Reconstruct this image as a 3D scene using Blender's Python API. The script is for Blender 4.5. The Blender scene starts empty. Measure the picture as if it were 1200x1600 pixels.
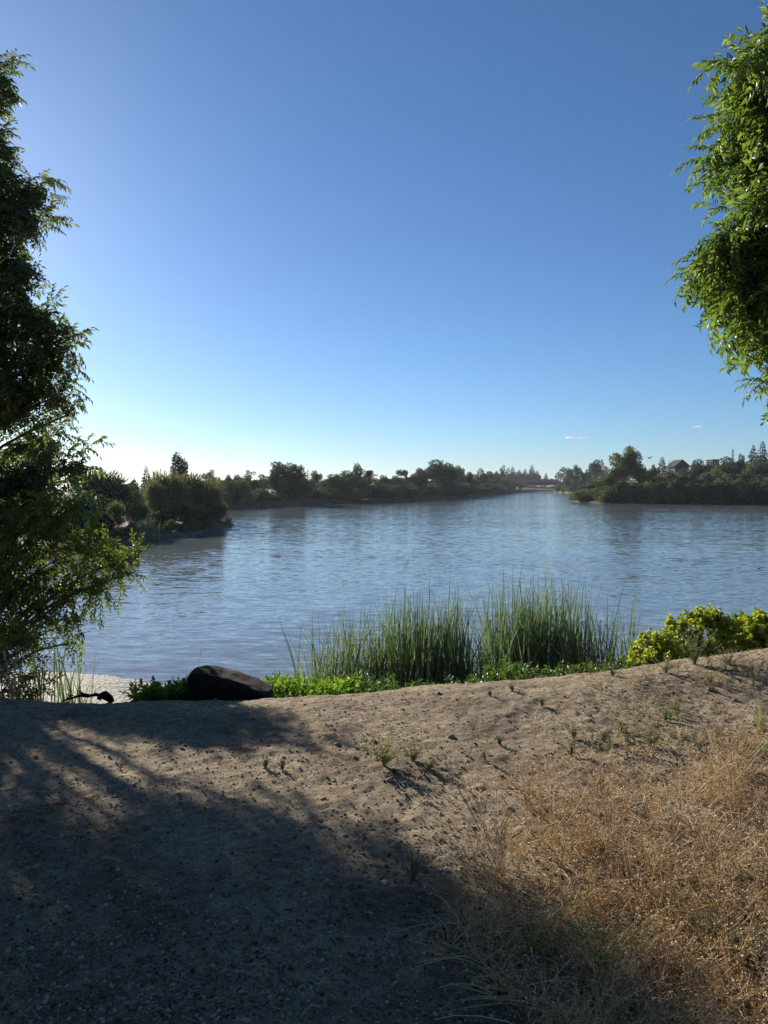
import bpy, math, random
import numpy as np
from mathutils import Vector, Matrix

PI = math.pi
SC = bpy.context.scene
COL = SC.collection
rng = np.random.default_rng(7)
random.seed(7)

# ------------------------------------------------------------------ camera
F = 1202.0            # focal length in photograph pixels (1200 x 1600)
PITCH = math.atan(40 / F)
CAMZ = 4.0            # eye above the water; the bank stands 2.4 m above it
cd = bpy.data.cameras.new('camera'); cam = bpy.data.objects.new('camera', cd); COL.objects.link(cam)
cd.sensor_fit = 'VERTICAL'; cd.sensor_height = 34.6; cd.lens = 34.6 * F / 1600
cd.clip_start = 0.05; cd.clip_end = 20000
cam.location = (0, 0, CAMZ); cam.rotation_euler = (PI / 2 - PITCH, 0, 0)
SC.camera = cam
SC.render.resolution_x = 768; SC.render.resolution_y = 1024

# ------------------------------------------------------------------ sky and sun
SUN_AZ = math.radians(33)      # to the left of straight ahead
SUN_EL = math.radians(19)
w = bpy.data.worlds.new('World'); SC.world = w; w.use_nodes = True
nt = w.node_tree; nt.nodes.clear()
sky = nt.nodes.new('ShaderNodeTexSky'); sky.sky_type = 'NISHITA'; sky.sun_disc = False
sky.sun_elevation = SUN_EL; sky.sun_rotation = -SUN_AZ
sky.altitude = 0; sky.air_density = 0.85; sky.dust_density = 0.2; sky.ozone_density = 6.0
bg = nt.nodes.new('ShaderNodeBackground'); bg.inputs[1].default_value = 0.064
wo = nt.nodes.new('ShaderNodeOutputWorld')
wb = nt.nodes.new('ShaderNodeMix'); wb.data_type = 'RGBA'; wb.blend_type = 'MULTIPLY'; wb.inputs[0].default_value = 1
wb.inputs[7].default_value = (0.93, 0.965, 0.975, 1)       # camera white balance
nt.links.new(sky.outputs[0], wb.inputs[6]); nt.links.new(wb.outputs[2], bg.inputs[0]); nt.links.new(bg.outputs[0], wo.inputs[0])
sl = bpy.data.lights.new('sun', 'SUN'); sl.energy = 5.0; sl.angle = math.radians(0.53); sl.color = (1.0, 0.90, 0.76)
so = bpy.data.objects.new('sun', sl); COL.objects.link(so)
sdir = Vector((-math.sin(SUN_AZ) * math.cos(SUN_EL), math.cos(SUN_AZ) * math.cos(SUN_EL), math.sin(SUN_EL)))
so.rotation_euler = (-sdir).to_track_quat('-Z', 'Y').to_euler()
so.location = sdir * 60
SC.view_settings.view_transform = 'Standard'; SC.view_settings.look = 'None'
SC.view_settings.exposure = 0.92; SC.view_settings.gamma = 1
SC.cycles.max_bounces = 6; SC.cycles.transparent_max_bounces = 6
SC.cycles.volume_bounces = 0

# ------------------------------------------------------------------ helpers
def ray(u, v):
    fx, fu = (u - 600) / F, (800 - v) / F
    return np.array([fx, math.cos(PITCH) + fu * math.sin(PITCH), -math.sin(PITCH) + fu * math.cos(PITCH)])
def px(u, v, d):
    r = ray(u, v); r = r * (d / r[1])
    return np.array([r[0], r[1], r[2] + CAMZ])

def tag(o, label=None, cat=None, group=None, kind=None):
    if label: o['label'] = label
    if cat: o['category'] = cat
    if group: o['group'] = group
    if kind: o['kind'] = kind
    return o
def empty(name, loc=(0, 0, 0), rz=0):
    o = bpy.data.objects.new(name, None); COL.objects.link(o)
    o.empty_display_size = 0.2; o.location = loc; o.rotation_euler = (0, 0, rz); return o

class Geo:
    def __init__(s): s.V = []; s.Fc = []; s.M = []; s.n = 0
    def add(s, V, Fc, mi=0):
        V = np.asarray(V, float).reshape(-1, 3); Fc = np.asarray(Fc, int).reshape(-1, 3)
        s.V.append(V); s.Fc.append(Fc + s.n); s.M.append(np.full(len(Fc), mi)); s.n += len(V)
    def geo(s): return np.concatenate(s.V), np.concatenate(s.Fc), np.concatenate(s.M)
    def inst(s, tpl, R, T, S):
        tV, tF, tM = tpl
        V = np.einsum('kij,nj->kni', R * np.asarray(S)[:, None, None], tV) + T[:, None, :]
        k, n = len(T), len(tV)
        Fc = (tF[None] + (np.arange(k) * n)[:, None, None]).reshape(-1, 3)
        s.V.append(V.reshape(-1, 3)); s.Fc.append(Fc + s.n); s.M.append(np.tile(tM, k)); s.n += k * n
    def build(s, name, mats, parent=None, smooth=False):
        V, Fc, M = s.geo()
        return mesh_obj(name, V, Fc, M, mats, parent, smooth)

def mesh_obj(name, V, Fc, M, mats, parent=None, smooth=False):
    me = bpy.data.meshes.new(name)
    me.vertices.add(len(V)); me.vertices.foreach_set('co', np.ascontiguousarray(V, np.float32).ravel())
    me.loops.add(len(Fc) * 3); me.loops.foreach_set('vertex_index', np.ascontiguousarray(Fc, np.int32).ravel())
    me.polygons.add(len(Fc)); me.polygons.foreach_set('loop_start', np.arange(0, len(Fc) * 3, 3, dtype=np.int32))
    if M is not None: me.polygons.foreach_set('material_index', np.ascontiguousarray(M, np.int32))
    me.polygons.foreach_set('use_smooth', np.full(len(Fc), smooth))
    for m in (mats if isinstance(mats, (list, tuple)) else [mats]): me.materials.append(m)
    me.update(calc_edges=True); me.validate()
    o = bpy.data.objects.new(name, me); COL.objects.link(o)
    if parent is not None: o.parent = parent
    return o

def tube(g, P, Rr, k=5, mi=0, cap=True):
    P = np.asarray(P, float); n = len(P); Rr = np.broadcast_to(Rr, (n,))
    T = np.gradient(P, axis=0); T /= np.linalg.norm(T, axis=1)[:, None] + 1e-9
    up = np.array([0.13, 0.31, 0.94]); V = []
    for i in range(n):
        a = np.cross(T[i], up)
        if np.linalg.norm(a) < 1e-2: a = np.cross(T[i], [1, 0, 0])
        a /= np.linalg.norm(a); b = np.cross(T[i], a)
        th = np.arange(k) * 2 * PI / k
        V.append(P[i] + Rr[i] * (np.cos(th)[:, None] * a + np.sin(th)[:, None] * b))
    V = np.concatenate(V); Fc = []
    for i in range(n - 1):
        for j in range(k):
            a, b, c, d = i * k + j, i * k + (j + 1) % k, (i + 1) * k + (j + 1) % k, (i + 1) * k + j
            Fc += [(a, b, c), (a, c, d)]
    if cap:
        for j in range(1, k - 1): Fc += [(0, j + 1, j), ((n - 1) * k, (n - 1) * k + j, (n - 1) * k + j + 1)]
    g.add(V, Fc, mi)

def box(g, c, s, mi=0, rz=0):
    c = np.array(c, float); s = np.array(s, float) / 2
    V = np.array([[x, y, z] for x in (-1, 1) for y in (-1, 1) for z in (-1, 1)]) * s
    cr, sr = math.cos(rz), math.sin(rz)
    V = np.stack([V[:, 0] * cr - V[:, 1] * sr, V[:, 0] * sr + V[:, 1] * cr, V[:, 2]], 1) + c
    q = [(0, 1, 3, 2), (4, 6, 7, 5), (0, 4, 5, 1), (2, 3, 7, 6), (0, 2, 6, 4), (1, 5, 7, 3)]
    Fc = []
    for a, b, c_, d in q: Fc += [(a, b, c_), (a, c_, d)]
    g.add(V, Fc, mi)

def vnoise(x, y, seed=0):
    xi, yi = np.floor(x).astype(int), np.floor(y).astype(int); fx, fy = x - xi, y - yi
    fx = fx * fx * (3 - 2 * fx); fy = fy * fy * (3 - 2 * fy)
    def h(a, b):
        n = (a * 374761393 + b * 668265263 + seed * 1442695041) & 0xffffffff
        n = ((n ^ (n >> 13)) * 1274126177) & 0xffffffff
        return ((n ^ (n >> 16)) & 0xffff) / 65535.0
    return (h(xi, yi) * (1 - fx) + h(xi + 1, yi) * fx) * (1 - fy) + (h(xi, yi + 1) * (1 - fx) + h(xi + 1, yi + 1) * fx) * fy - 0.5

def rot_from_dir(D, roll=None, r=None):
    """rotation matrices taking +X to D, with +Z as close to up as may be, then rolled"""
    r = r or rng
    D = D / (np.linalg.norm(D, axis=1)[:, None] + 1e-9)
    up = np.tile([0.0, 0, 1.0], (len(D), 1)); bad = np.abs(D[:, 2]) > 0.98; up[bad] = [1, 0, 0]
    Y = np.cross(up, D); Y /= np.linalg.norm(Y, axis=1)[:, None]; Z = np.cross(D, Y)
    if roll is None: roll = r.uniform(-0.7, 0.7, len(D))
    c, s = np.cos(roll)[:, None], np.sin(roll)[:, None]
    Y2, Z2 = Y * c + Z * s, -Y * s + Z * c
    return np.stack([D, Y2, Z2], axis=2)

# ------------------------------------------------------------------ materials
def newmat(name):
    m = bpy.data.materials.new(name); m.use_nodes = True; nt = m.node_tree; nt.nodes.clear()
    return m, nt, nt.nodes, nt.links
def ramp(N, stops):
    r = N.new('ShaderNodeValToRGB'); e = r.color_ramp.elements
    while len(e) < len(stops): e.new(0.5)
    for i, (p, c) in enumerate(stops): e[i].position = p; e[i].color = (*c, 1)
    return r
def leaf_mat(name, cols, trans, tf=0.4, rough=0.42, spec=0.5):
    m, nt, N, L = newmat(name)
    geo = N.new('ShaderNodeNewGeometry')
    rp = ramp(N, [(i / max(1, len(cols) - 1), c) for i, c in enumerate(cols)])
    L.new(geo.outputs['Random Per Island'], rp.inputs[0])
    b = N.new('ShaderNodeBsdfPrincipled'); b.inputs['Roughness'].default_value = rough; b.inputs['Specular IOR Level'].default_value = spec
    L.new(rp.outputs[0], b.inputs['Base Color'])
    t = N.new('ShaderNodeBsdfTranslucent')
    mul = N.new('ShaderNodeMix'); mul.data_type = 'RGBA'; mul.blend_type = 'MULTIPLY'; mul.inputs[0].default_value = 1
    L.new(rp.outputs[0], mul.inputs[6]); mul.inputs[7].default_value = (*trans, 1)
    L.new(mul.outputs[2], t.inputs[0])
    mx = N.new('ShaderNodeMixShader'); mx.inputs[0].default_value = tf
    L.new(b.outputs[0], mx.inputs[1]); L.new(t.outputs[0], mx.inputs[2])
    o = N.new('ShaderNodeOutputMaterial'); L.new(mx.outputs[0], o.inputs[0]); return m
def rough_mat(name, c1, c2, scale=8, rough=0.9, bump=0.4, c3=None, dist=0.02, stretch=(1, 1, 1)):
    m, nt, N, L = newmat(name)
    tc = N.new('ShaderNodeTexCoord'); mp = N.new('ShaderNodeMapping'); mp.inputs['Scale'].default_value = stretch
    L.new(tc.outputs['Object'], mp.inputs[0])
    n = N.new('ShaderNodeTexNoise'); n.inputs['Scale'].default_value = scale; n.inputs['Detail'].default_value = 8; n.inputs['Roughness'].default_value = 0.65
    L.new(mp.outputs[0], n.inputs[0])
    st = [(0.3, c1), (0.7, c2)] + ([(0.8, c3)] if c3 else [])
    rp = ramp(N, st); L.new(n.outputs[0], rp.inputs[0])
    b = N.new('ShaderNodeBsdfPrincipled'); b.inputs['Roughness'].default_value = rough; b.inputs['Specular IOR Level'].default_value = 0.2
    L.new(rp.outputs[0], b.inputs['Base Color'])
    bp = N.new('ShaderNodeBump'); bp.inputs['Strength'].default_value = bump; bp.inputs['Distance'].default_value = dist
    L.new(n.outputs[0], bp.inputs['Height']); L.new(bp.outputs[0], b.inputs['Normal'])
    o = N.new('ShaderNodeOutputMaterial'); L.new(b.outputs[0], o.inputs[0]); return m

M = {}
M['bark'] = rough_mat('bark', (0.035, 0.028, 0.022), (0.12, 0.095, 0.07), 14, bump=0.8, stretch=(1, 1, 0.25))
M['twig'] = rough_mat('twig', (0.07, 0.055, 0.035), (0.14, 0.11, 0.07), 30)
M['ash'] = leaf_mat('dark_leaves', [(0.05, 0.072, 0.036), (0.088, 0.118, 0.052), (0.14, 0.17, 0.07)], (1.8, 1.8, 1.0), 0.5, 0.45)
M['willow'] = leaf_mat('willow_leaves', [(0.045, 0.075, 0.022), (0.085, 0.125, 0.035), (0.14, 0.17, 0.05)], (2.3, 2.3, 0.8), 0.42, 0.42)
M['pistache'] = leaf_mat('drooping_leaves', [(0.06, 0.10, 0.03), (0.11, 0.165, 0.045), (0.18, 0.24, 0.065)], (1.7, 1.8, 0.85), 0.42, 0.45, 0.25)
M['lime'] = leaf_mat('yellow_green_leaves', [(0.12, 0.17, 0.03), (0.22, 0.27, 0.04), (0.34, 0.36, 0.06)], (1.9, 1.9, 0.6), 0.45, 0.45)
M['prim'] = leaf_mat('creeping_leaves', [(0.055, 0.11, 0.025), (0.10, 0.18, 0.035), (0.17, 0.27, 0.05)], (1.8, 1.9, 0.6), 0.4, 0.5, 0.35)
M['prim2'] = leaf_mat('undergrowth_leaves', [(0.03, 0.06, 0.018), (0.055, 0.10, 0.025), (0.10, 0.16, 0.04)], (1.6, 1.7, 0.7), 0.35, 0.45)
M['reed'] = leaf_mat('reed_blades', [(0.055, 0.09, 0.048), (0.10, 0.145, 0.075), (0.155, 0.205, 0.10), (0.26, 0.25, 0.15)], (1.2, 1.4, 1.0), 0.25, 0.5, 0.3)
M['olive'] = leaf_mat('olive_weed', [(0.10, 0.12, 0.06), (0.20, 0.21, 0.11), (0.32, 0.30, 0.16)], (1.3, 1.3, 0.8), 0.3, 0.7)
M['paleweed'] = leaf_mat('pale_weed', [(0.18, 0.19, 0.09), (0.33, 0.33, 0.15), (0.46, 0.43, 0.22)], (1.3, 1.3, 0.8), 0.3, 0.7)
M['dry'] = leaf_mat('dry_stems', [(0.28, 0.20, 0.105), (0.56, 0.42, 0.24), (0.78, 0.63, 0.41)], (1.2, 1.1, 0.8), 0.25, 0.7, 0.3)
M['straw'] = leaf_mat('straw_stems', [(0.38, 0.29, 0.17), (0.62, 0.50, 0.32), (0.80, 0.70, 0.50)], (1.2, 1.1, 0.8), 0.25, 0.7, 0.3)
M['drygrey'] = leaf_mat('dry_litter', [(0.16, 0.13, 0.10), (0.33, 0.28, 0.21), (0.55, 0.47, 0.36)], (1.1, 1.0, 0.8), 0.15, 0.7, 0.3)
M['far'] = leaf_mat('distant_leaves', [(0.022, 0.043, 0.024), (0.042, 0.072, 0.036), (0.068, 0.102, 0.048)], (1.4, 1.5, 0.7), 0.25, 0.6, 0.3)
M['farlight'] = leaf_mat('distant_light_leaves', [(0.06, 0.085, 0.035), (0.10, 0.13, 0.05), (0.15, 0.17, 0.07)], (1.5, 1.5, 0.7), 0.3, 0.6, 0.3)
M['farolive'] = leaf_mat('distant_feathery_leaves', [(0.075, 0.088, 0.045), (0.125, 0.14, 0.07), (0.18, 0.19, 0.10)], (1.5, 1.4, 0.8), 0.3, 0.7, 0.2)
M['conifer'] = leaf_mat('conifer_needles', [(0.014, 0.026, 0.018), (0.028, 0.045, 0.026)], (1.2, 1.2, 0.8), 0.15, 0.7, 0.2)
M['stone'] = rough_mat('stone', (0.13, 0.11, 0.09), (0.32, 0.27, 0.22), 20)
M['whitestone'] = rough_mat('white_stone', (0.55, 0.53, 0.48), (0.75, 0.73, 0.68), 20)
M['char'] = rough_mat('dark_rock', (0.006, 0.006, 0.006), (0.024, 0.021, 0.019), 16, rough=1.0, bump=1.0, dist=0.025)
M['concrete'] = rough_mat('weathered_concrete', (0.10, 0.10, 0.10), (0.20, 0.19, 0.18), 0.8)

# ------------------------------------------------------------------ ground
EX = np.array([-12, -5, -3.5, -2.0, -0.8, 0.0, 0.6, 1.5, 2.2, 3.2, 5, 12])
EY = np.array([6.0, 5.85, 5.8, 5.75, 5.85, 6.05, 6.2, 6.45, 6.6, 6.7, 6.6, 6.6])
def gz(x, y, fine=True):
    x = np.asarray(x, float); y = np.asarray(y, float)
    ye = np.interp(x, EX, EY) + 0.10 * vnoise(x * 1.7, y * 0 + 3, 5)
    t = y - ye
    drop = 0.29 * (t + np.sqrt(t * t + 0.05))
    z = 2.44 - drop
    z += 0.21 * np.exp(-((x - 3.6) / 1.3) ** 2 - ((y - 6.3) / 0.9) ** 2)
    z += 0.05 * np.exp(-((x - 1.2) / 1.2) ** 2 - ((y - 5.9) / 0.6) ** 2)
    z += 0.05 * vnoise(x * 0.9, y * 0.9, 1) + 0.02 * vnoise(x * 3.1, y * 3.1, 2)
    if fine: z += 0.014 * vnoise(x * 9, y * 9, 3) + 0.010 * vnoise(x * 23, y * 23, 4) + 0.009 * vnoise(x * 47, y * 47, 8)
    return np.maximum(z, -1.2)
def gpt(u, v):
    """where the line of sight through photograph pixel (u, v) first meets the bank"""
    r = ray(u, v); r = r / r[1]; d = np.arange(1.5, 9, 0.01)
    P = r[None] * d[:, None] + [0, 0, CAMZ]
    below = P[:, 2] <= gz(P[:, 0], P[:, 1], False)
    i = int(np.argmax(below)) if below.any() else len(d) - 1
    return P[i]

m, nt, N, L = newmat('dirt')
tc = N.new('ShaderNodeTexCoord')
def noise(scale, det=6, rough=0.6, src=None):
    n = N.new('ShaderNodeTexNoise'); n.inputs['Scale'].default_value = scale; n.inputs['Detail'].default_value = det; n.inputs['Roughness'].default_value = rough
    L.new((src or tc.outputs['Object']), n.inputs[0]); return n
n1 = noise(1.3, 7, 0.62); n2 = noise(14, 10, 0.75); n3 = noise(70, 4, 0.7)
r1 = ramp(N, [(0.32, (0.19, 0.150, 0.102)), (0.5, (0.345, 0.280, 0.196)), (0.68, (0.51, 0.425, 0.308))])
L.new(n2.outputs[0], r1.inputs[0])
r2 = ramp(N, [(0.36, (0.62, 0.59, 0.56)), (0.50, (0.95, 0.93, 0.90)), (0.62, (1.14, 1.11, 1.05))]); L.new(n1.outputs[0], r2.inputs[0])
mul = N.new('ShaderNodeMix'); mul.data_type = 'RGBA'; mul.blend_type = 'MULTIPLY'; mul.inputs[0].default_value = 1
L.new(r1.outputs[0], mul.inputs[6]); L.new(r2.outputs[0], mul.inputs[7])
r3 = ramp(N, [(0.36, (0.4, 0.39, 0.38)), (0.5, (1, 1, 1)), (0.66, (1.05, 1.05, 1.04)), (0.72, (1.6, 1.55, 1.45))]); L.new(n3.outputs[0], r3.inputs[0])
mul2 = N.new('ShaderNodeMix'); mul2.data_type = 'RGBA'; mul2.blend_type = 'MULTIPLY'; mul2.inputs[0].default_value = 0.8
L.new(mul.outputs[2], mul2.inputs[6]); L.new(r3.outputs[0], mul2.inputs[7])
b = N.new('ShaderNodeBsdfPrincipled'); b.inputs['Roughness'].default_value = 0.95; b.inputs['Specular IOR Level'].default_value = 0.15
L.new(mul2.outputs[2], b.inputs['Base Color'])
bp = N.new('ShaderNodeBump'); bp.inputs['Strength'].default_value = 1.0; bp.inputs['Distance'].default_value = 0.03
L.new(n2.outputs[0], bp.inputs['Height'])
bp2 = N.new('ShaderNodeBump'); bp2.inputs['Strength'].default_value = 0.9; bp2.inputs['Distance'].default_value = 0.008
L.new(n3.outputs[0], bp2.inputs['Height']); L.new(bp.outputs[0], bp2.inputs['Normal'])
L.new(bp2.outputs[0], b.inputs['Normal'])
o = N.new('ShaderNodeOutputMaterial'); L.new(b.outputs[0], o.inputs[0]); M['dirt'] = m

def grid(xs, ys, zf):
    X, Y = np.meshgrid(xs, ys); Z = zf(X, Y); nx, ny = len(xs), len(ys)
    V = np.stack([X, Y, Z], -1).reshape(-1, 3)
    i = (np.arange(ny - 1)[:, None] * nx + np.arange(nx - 1)[None]).ravel()
    Fc = np.concatenate([np.stack([i, i + 1, i + nx + 1], 1), np.stack([i, i + nx + 1, i + nx], 1)])
    return V, Fc
xs = np.concatenate([-np.geomspace(600, 5.2, 34), np.arange(-5, 5, 0.026), np.geomspace(5.2, 600, 34)])
ys = np.concatenate([-np.geomspace(400, 0.5, 30), np.arange(0, 1.9, 0.12), np.arange(1.9, 7.3, 0.026), np.arange(7.4, 13, 0.3), [16, 22]])
V, Fc = grid(xs, ys, gz)
tag(mesh_obj('ground', V, Fc, None, M['dirt'], smooth=True), 'bare brown dirt bank running down to the lake', 'ground', kind='structure')

# ------------------------------------------------------------------ water
m, nt, N, L = newmat('lake_water')
tc = N.new('ShaderNodeTexCoord')
def slope(sx, sy, det, rough=0.55, rot=0.0, dist=0.0):
    mp = N.new('ShaderNodeMapping'); mp.inputs['Scale'].default_value = (sx, sy, 1); mp.inputs['Rotation'].default_value = (0, 0, rot)
    L.new(tc.outputs['Object'], mp.inputs[0])
    n = N.new('ShaderNodeTexNoise'); n.inputs['Scale'].default_value = 1; n.inputs['Detail'].default_value = det; n.inputs['Roughness'].default_value = rough
    n.inputs['Distortion'].default_value = dist
    L.new(mp.outputs[0], n.inputs[0]); return n
def vm(op, a, b=None):
    v = N.new('ShaderNodeVectorMath'); v.operation = op
    for i, s in enumerate((a, b)):
        if s is None: continue
        if isinstance(s, tuple): v.inputs[i].default_value = s
        else: L.new(s, v.inputs[i])
    return v.outputs[0]
def centred(n, amp): return vm('MULTIPLY', vm('SUBTRACT', n.outputs['Color'], (0.5, 0.5, 0.5)), amp)
sA = centred(slope(1.5, 6.0, 2.0, 0.6, 0.05, 0.2), (0.09, 0.36, 0))
sB = centred(slope(0.45, 1.4, 2.0, 0.55, -0.10), (0.03, 0.08, 0))
sD = centred(slope(0.10, 0.34, 2.0, 0.6, 0.08), (0.01, 0.035, 0))
sC = centred(slope(6, 13, 2.0, 0.6, 0.1), (0.07, 0.13, 0))
pn = slope(0.018, 0.045, 3.0, 0.5, 0.15)         # slow gust patches
pr = N.new('ShaderNodeMapRange'); pr.inputs[1].default_value = 0.35; pr.inputs[2].default_value = 0.65; pr.inputs[3].default_value = 0.62; pr.inputs[4].default_value = 1.25
L.new(pn.outputs[0], pr.inputs[0])
sm = vm('ADD', vm('ADD', vm('ADD', sA, sB), sC), sD)
sc_ = N.new('ShaderNodeVectorMath'); sc_.operation = 'SCALE'; L.new(sm, sc_.inputs[0]); L.new(pr.outputs[0], sc_.inputs['Scale'])
nrm = vm('NORMALIZE', vm('ADD', sc_.outputs[0], (0, 0, 1)))
b = N.new('ShaderNodeBsdfPrincipled'); b.inputs['Base Color'].default_value = (0.155, 0.18, 0.182, 1)
b.inputs['Roughness'].default_value = 0.05; b.inputs['IOR'].default_value = 1.333
L.new(nrm, b.inputs['Normal'])
o = N.new('ShaderNodeOutputMaterial'); L.new(b.outputs[0], o.inputs[0]); M['water'] = m
V = [(-3000, 4, 0), (3000, 4, 0), (3000, 3500, 0), (-3000, 3500, 0)]
tag(mesh_obj('water', np.array(V, float), np.array([(0, 1, 2), (0, 2, 3)]), None, M['water']), 'rippled blue lake water', 'water', kind='structure')

# ------------------------------------------------------------------ far land
M['farland'] = rough_mat('far_bank', (0.035, 0.04, 0.02), (0.12, 0.105, 0.065), 0.35, bump=0.3, c3=(0.07, 0.085, 0.035), dist=0.3)
M['spit'] = rough_mat('spit_sand', (0.045, 0.045, 0.028), (0.11, 0.10, 0.062), 0.8, bump=0.5, dist=0.1)
SU = np.array([-1500, -500, 100, 340, 400, 500, 600, 680, 740, 780, 810, 840, 866, 874, 890, 925, 1000, 1200, 2200])
SV = np.array([800, 800, 799, 796, 793, 788, 785, 781, 777, 772, 769.5, 767.4, 767.2, 769.6, 770.4, 771, 774, 779, 783])
def shore_d(u): return CAMZ * F / (np.interp(u, SU, SV) - 760)
us = np.concatenate([np.linspace(-1500, 100, 12), np.linspace(120, 1200, 240), np.linspace(1240, 2200, 10)])
offs = np.array([-6, 0, 1.5, 5, 12, 30, 60, 140, 500, 2000]); hz = np.array([-0.8, 0.02, 0.6, 1.1, 1.5, 1.8, 2.1, 2.4, 3, 3.2])
rows = []
for k, (of, h) in enumerate(zip(offs, hz)):
    d = shore_d(us) + 2.0 * vnoise(us * 0.06, us * 0, 6) + of
    z = h + (0.35 * vnoise(us * 0.09, us * 0 + k, 9) if k > 1 else 0)
    rows.append(np.stack([(us - 600) / F * d, d, np.broadcast_to(z, d.shape)], 1))
V = np.concatenate(rows); nx = len(us)
i = (np.arange(len(offs) - 1)[:, None] * nx + np.arange(nx - 1)[None]).ravel()
Fc = np.concatenate([np.stack([i, i + 1, i + nx + 1], 1), np.stack([i, i + nx + 1, i + nx], 1)])
tag(mesh_obj('far_bank', V, Fc, None, M['farland'], smooth=True), 'low far bank of the lake with bare and grassy ground', 'bank', kind='structure')
def far_z(d, u): return float(np.interp(d - shore_d(u), offs, hz))

M['meadow'] = rough_mat('meadow_grass', (0.13, 0.15, 0.05), (0.24, 0.24, 0.09), 1.2); M['path'] = rough_mat('path_dust', (0.26, 0.22, 0.17), (0.38, 0.33, 0.26), 1.0)
def bank_strip(name, u0, u1, o0, o1, mat, label, lift):
    uu = np.linspace(u0, u1, 40); P = []
    for of in np.linspace(0, 1, 4):
        for u in uu:
            edge = math.sin(PI * (u - u0) / (u1 - u0)) ** .4; a = (o0 + o1) / 2 + (o1 - o0) * (of - .5) * edge; d0 = float(shore_d(u)); d = d0 + a
            k = np.interp(a, offs, hz); P.append(((u - 600) / F * d, d, k + lift))
    n = 40; Fc = []
    for i in range(3):
        for j in range(n - 1): a = i * n + j; Fc += [(a, a + 1, a + n + 1), (a, a + n + 1, a + n)]
    tag(mesh_obj(name, np.array(P), np.array(Fc), None, mat, smooth=True), label, name, kind='structure')
bank_strip('meadow', 404, 448, 10, 34, M['meadow'], 'grassy clearing on the far bank, sunlight painted into its colour', .28)  # sunlight on this grass is put into its brighter colour
bank_strip('footpath', 318, 402, 6, 9, M['path'], 'pale footpath along the far bank', .34)
bank_strip('footpath', 520, 575, 7, 9, M['path'], 'short pale stretch of path below the palm', .34)

def mound(name, outline, h, mat, label, rings=((1.03, -0.7), (1.0, 0.03), (0.985, 0.35), (0.9, 0.8), (0.5, 1.0), (0.0, 1.05))):
    O = np.array([[(u - 600) / F * d, d] for u, d in outline]); c = O.mean(0)
    P = []
    for a, b_ in zip(O, np.roll(O, -1, 0)):
        for t in np.linspace(0, 1, 10, endpoint=False): P.append(a * (1 - t) + b_ * t)
    P = np.array(P); P += 0.35 * np.stack([vnoise(P[:, 0] * .6, P[:, 1] * .6, 3), vnoise(P[:, 0] * .6, P[:, 1] * .6, 4)], 1)
    n = len(P); V = []
    for s, z in rings: V.append(np.column_stack([c + (P - c) * s, np.full(n, z * (h if z > 0.1 else 1))]))
    V = np.concatenate(V); Fc = []
    for r in range(len(rings) - 1):
        for j in range(n):
            a, b_ = r * n + j, r * n + (j + 1) % n
            Fc += [(a, b_, b_ + n), (a, b_ + n, a + n)]
    return tag(mesh_obj(name, V, np.array(Fc), None, mat, smooth=True), label, 'land', kind='structure')
def wd(v): return CAMZ * F / (v - 760)
mound('spit', [(150, wd(860)), (196, wd(852)), (233, wd(845)), (287, wd(840)), (330, wd(828)), (368, wd(821)), (352, wd(818)), (330, wd(814)), (250, wd(805)), (100, wd(803)), (-120, wd(803)), (-300, wd(840)), (-60, wd(868))], 0.55, M['spit'], 'low sandy spit reaching into the lake from the left')
M['isle'] = rough_mat('island_soil', (0.03, 0.035, 0.018), (0.075, 0.075, 0.04), 0.5)
mound('island', [(893, wd(783)), (905, wd(784.5)), (960, wd(786.5)), (1080, wd(788)), (1200, wd(788)), (1500, wd(788)), (1500, 260), (1150, 255), (980, 245), (905, 222)], 1.0, M['isle'], 'low wooded island on the right side of the lake')

# ------------------------------------------------------------------ foliage templates
def leaf(L_=1.0, W=0.25, droop=0.15, fold=0.12):
    V = np.array([[0, 0, 0], [.45, 0, -fold * W * 0 + .0], [1, 0, -droop], [.42, W, fold], [.42, -W, fold]], float) * [L_, L_, L_]
    V[1, 2] = -droop * 0.15 * L_
    return V, np.array([(0, 1, 3), (3, 1, 2), (0, 4, 1), (4, 2, 1)]), np.zeros(4, int)
def Rz(a): c, s = math.cos(a), math.sin(a); return np.array([[c, -s, 0], [s, c, 0], [0, 0, 1.0]])
def Ry(a): c, s = math.cos(a), math.sin(a); return np.array([[c, 0, s], [0, 1, 0], [-s, 0, c]])
def Rx(a): c, s = math.cos(a), math.sin(a); return np.array([[1, 0, 0], [0, c, -s], [0, s, c]])
def place(g, tpl, R, T, s=1.0): g.add(tpl[0] @ R.T * s + T, tpl[1], 0); g.M[-1] = tpl[2]

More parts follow.
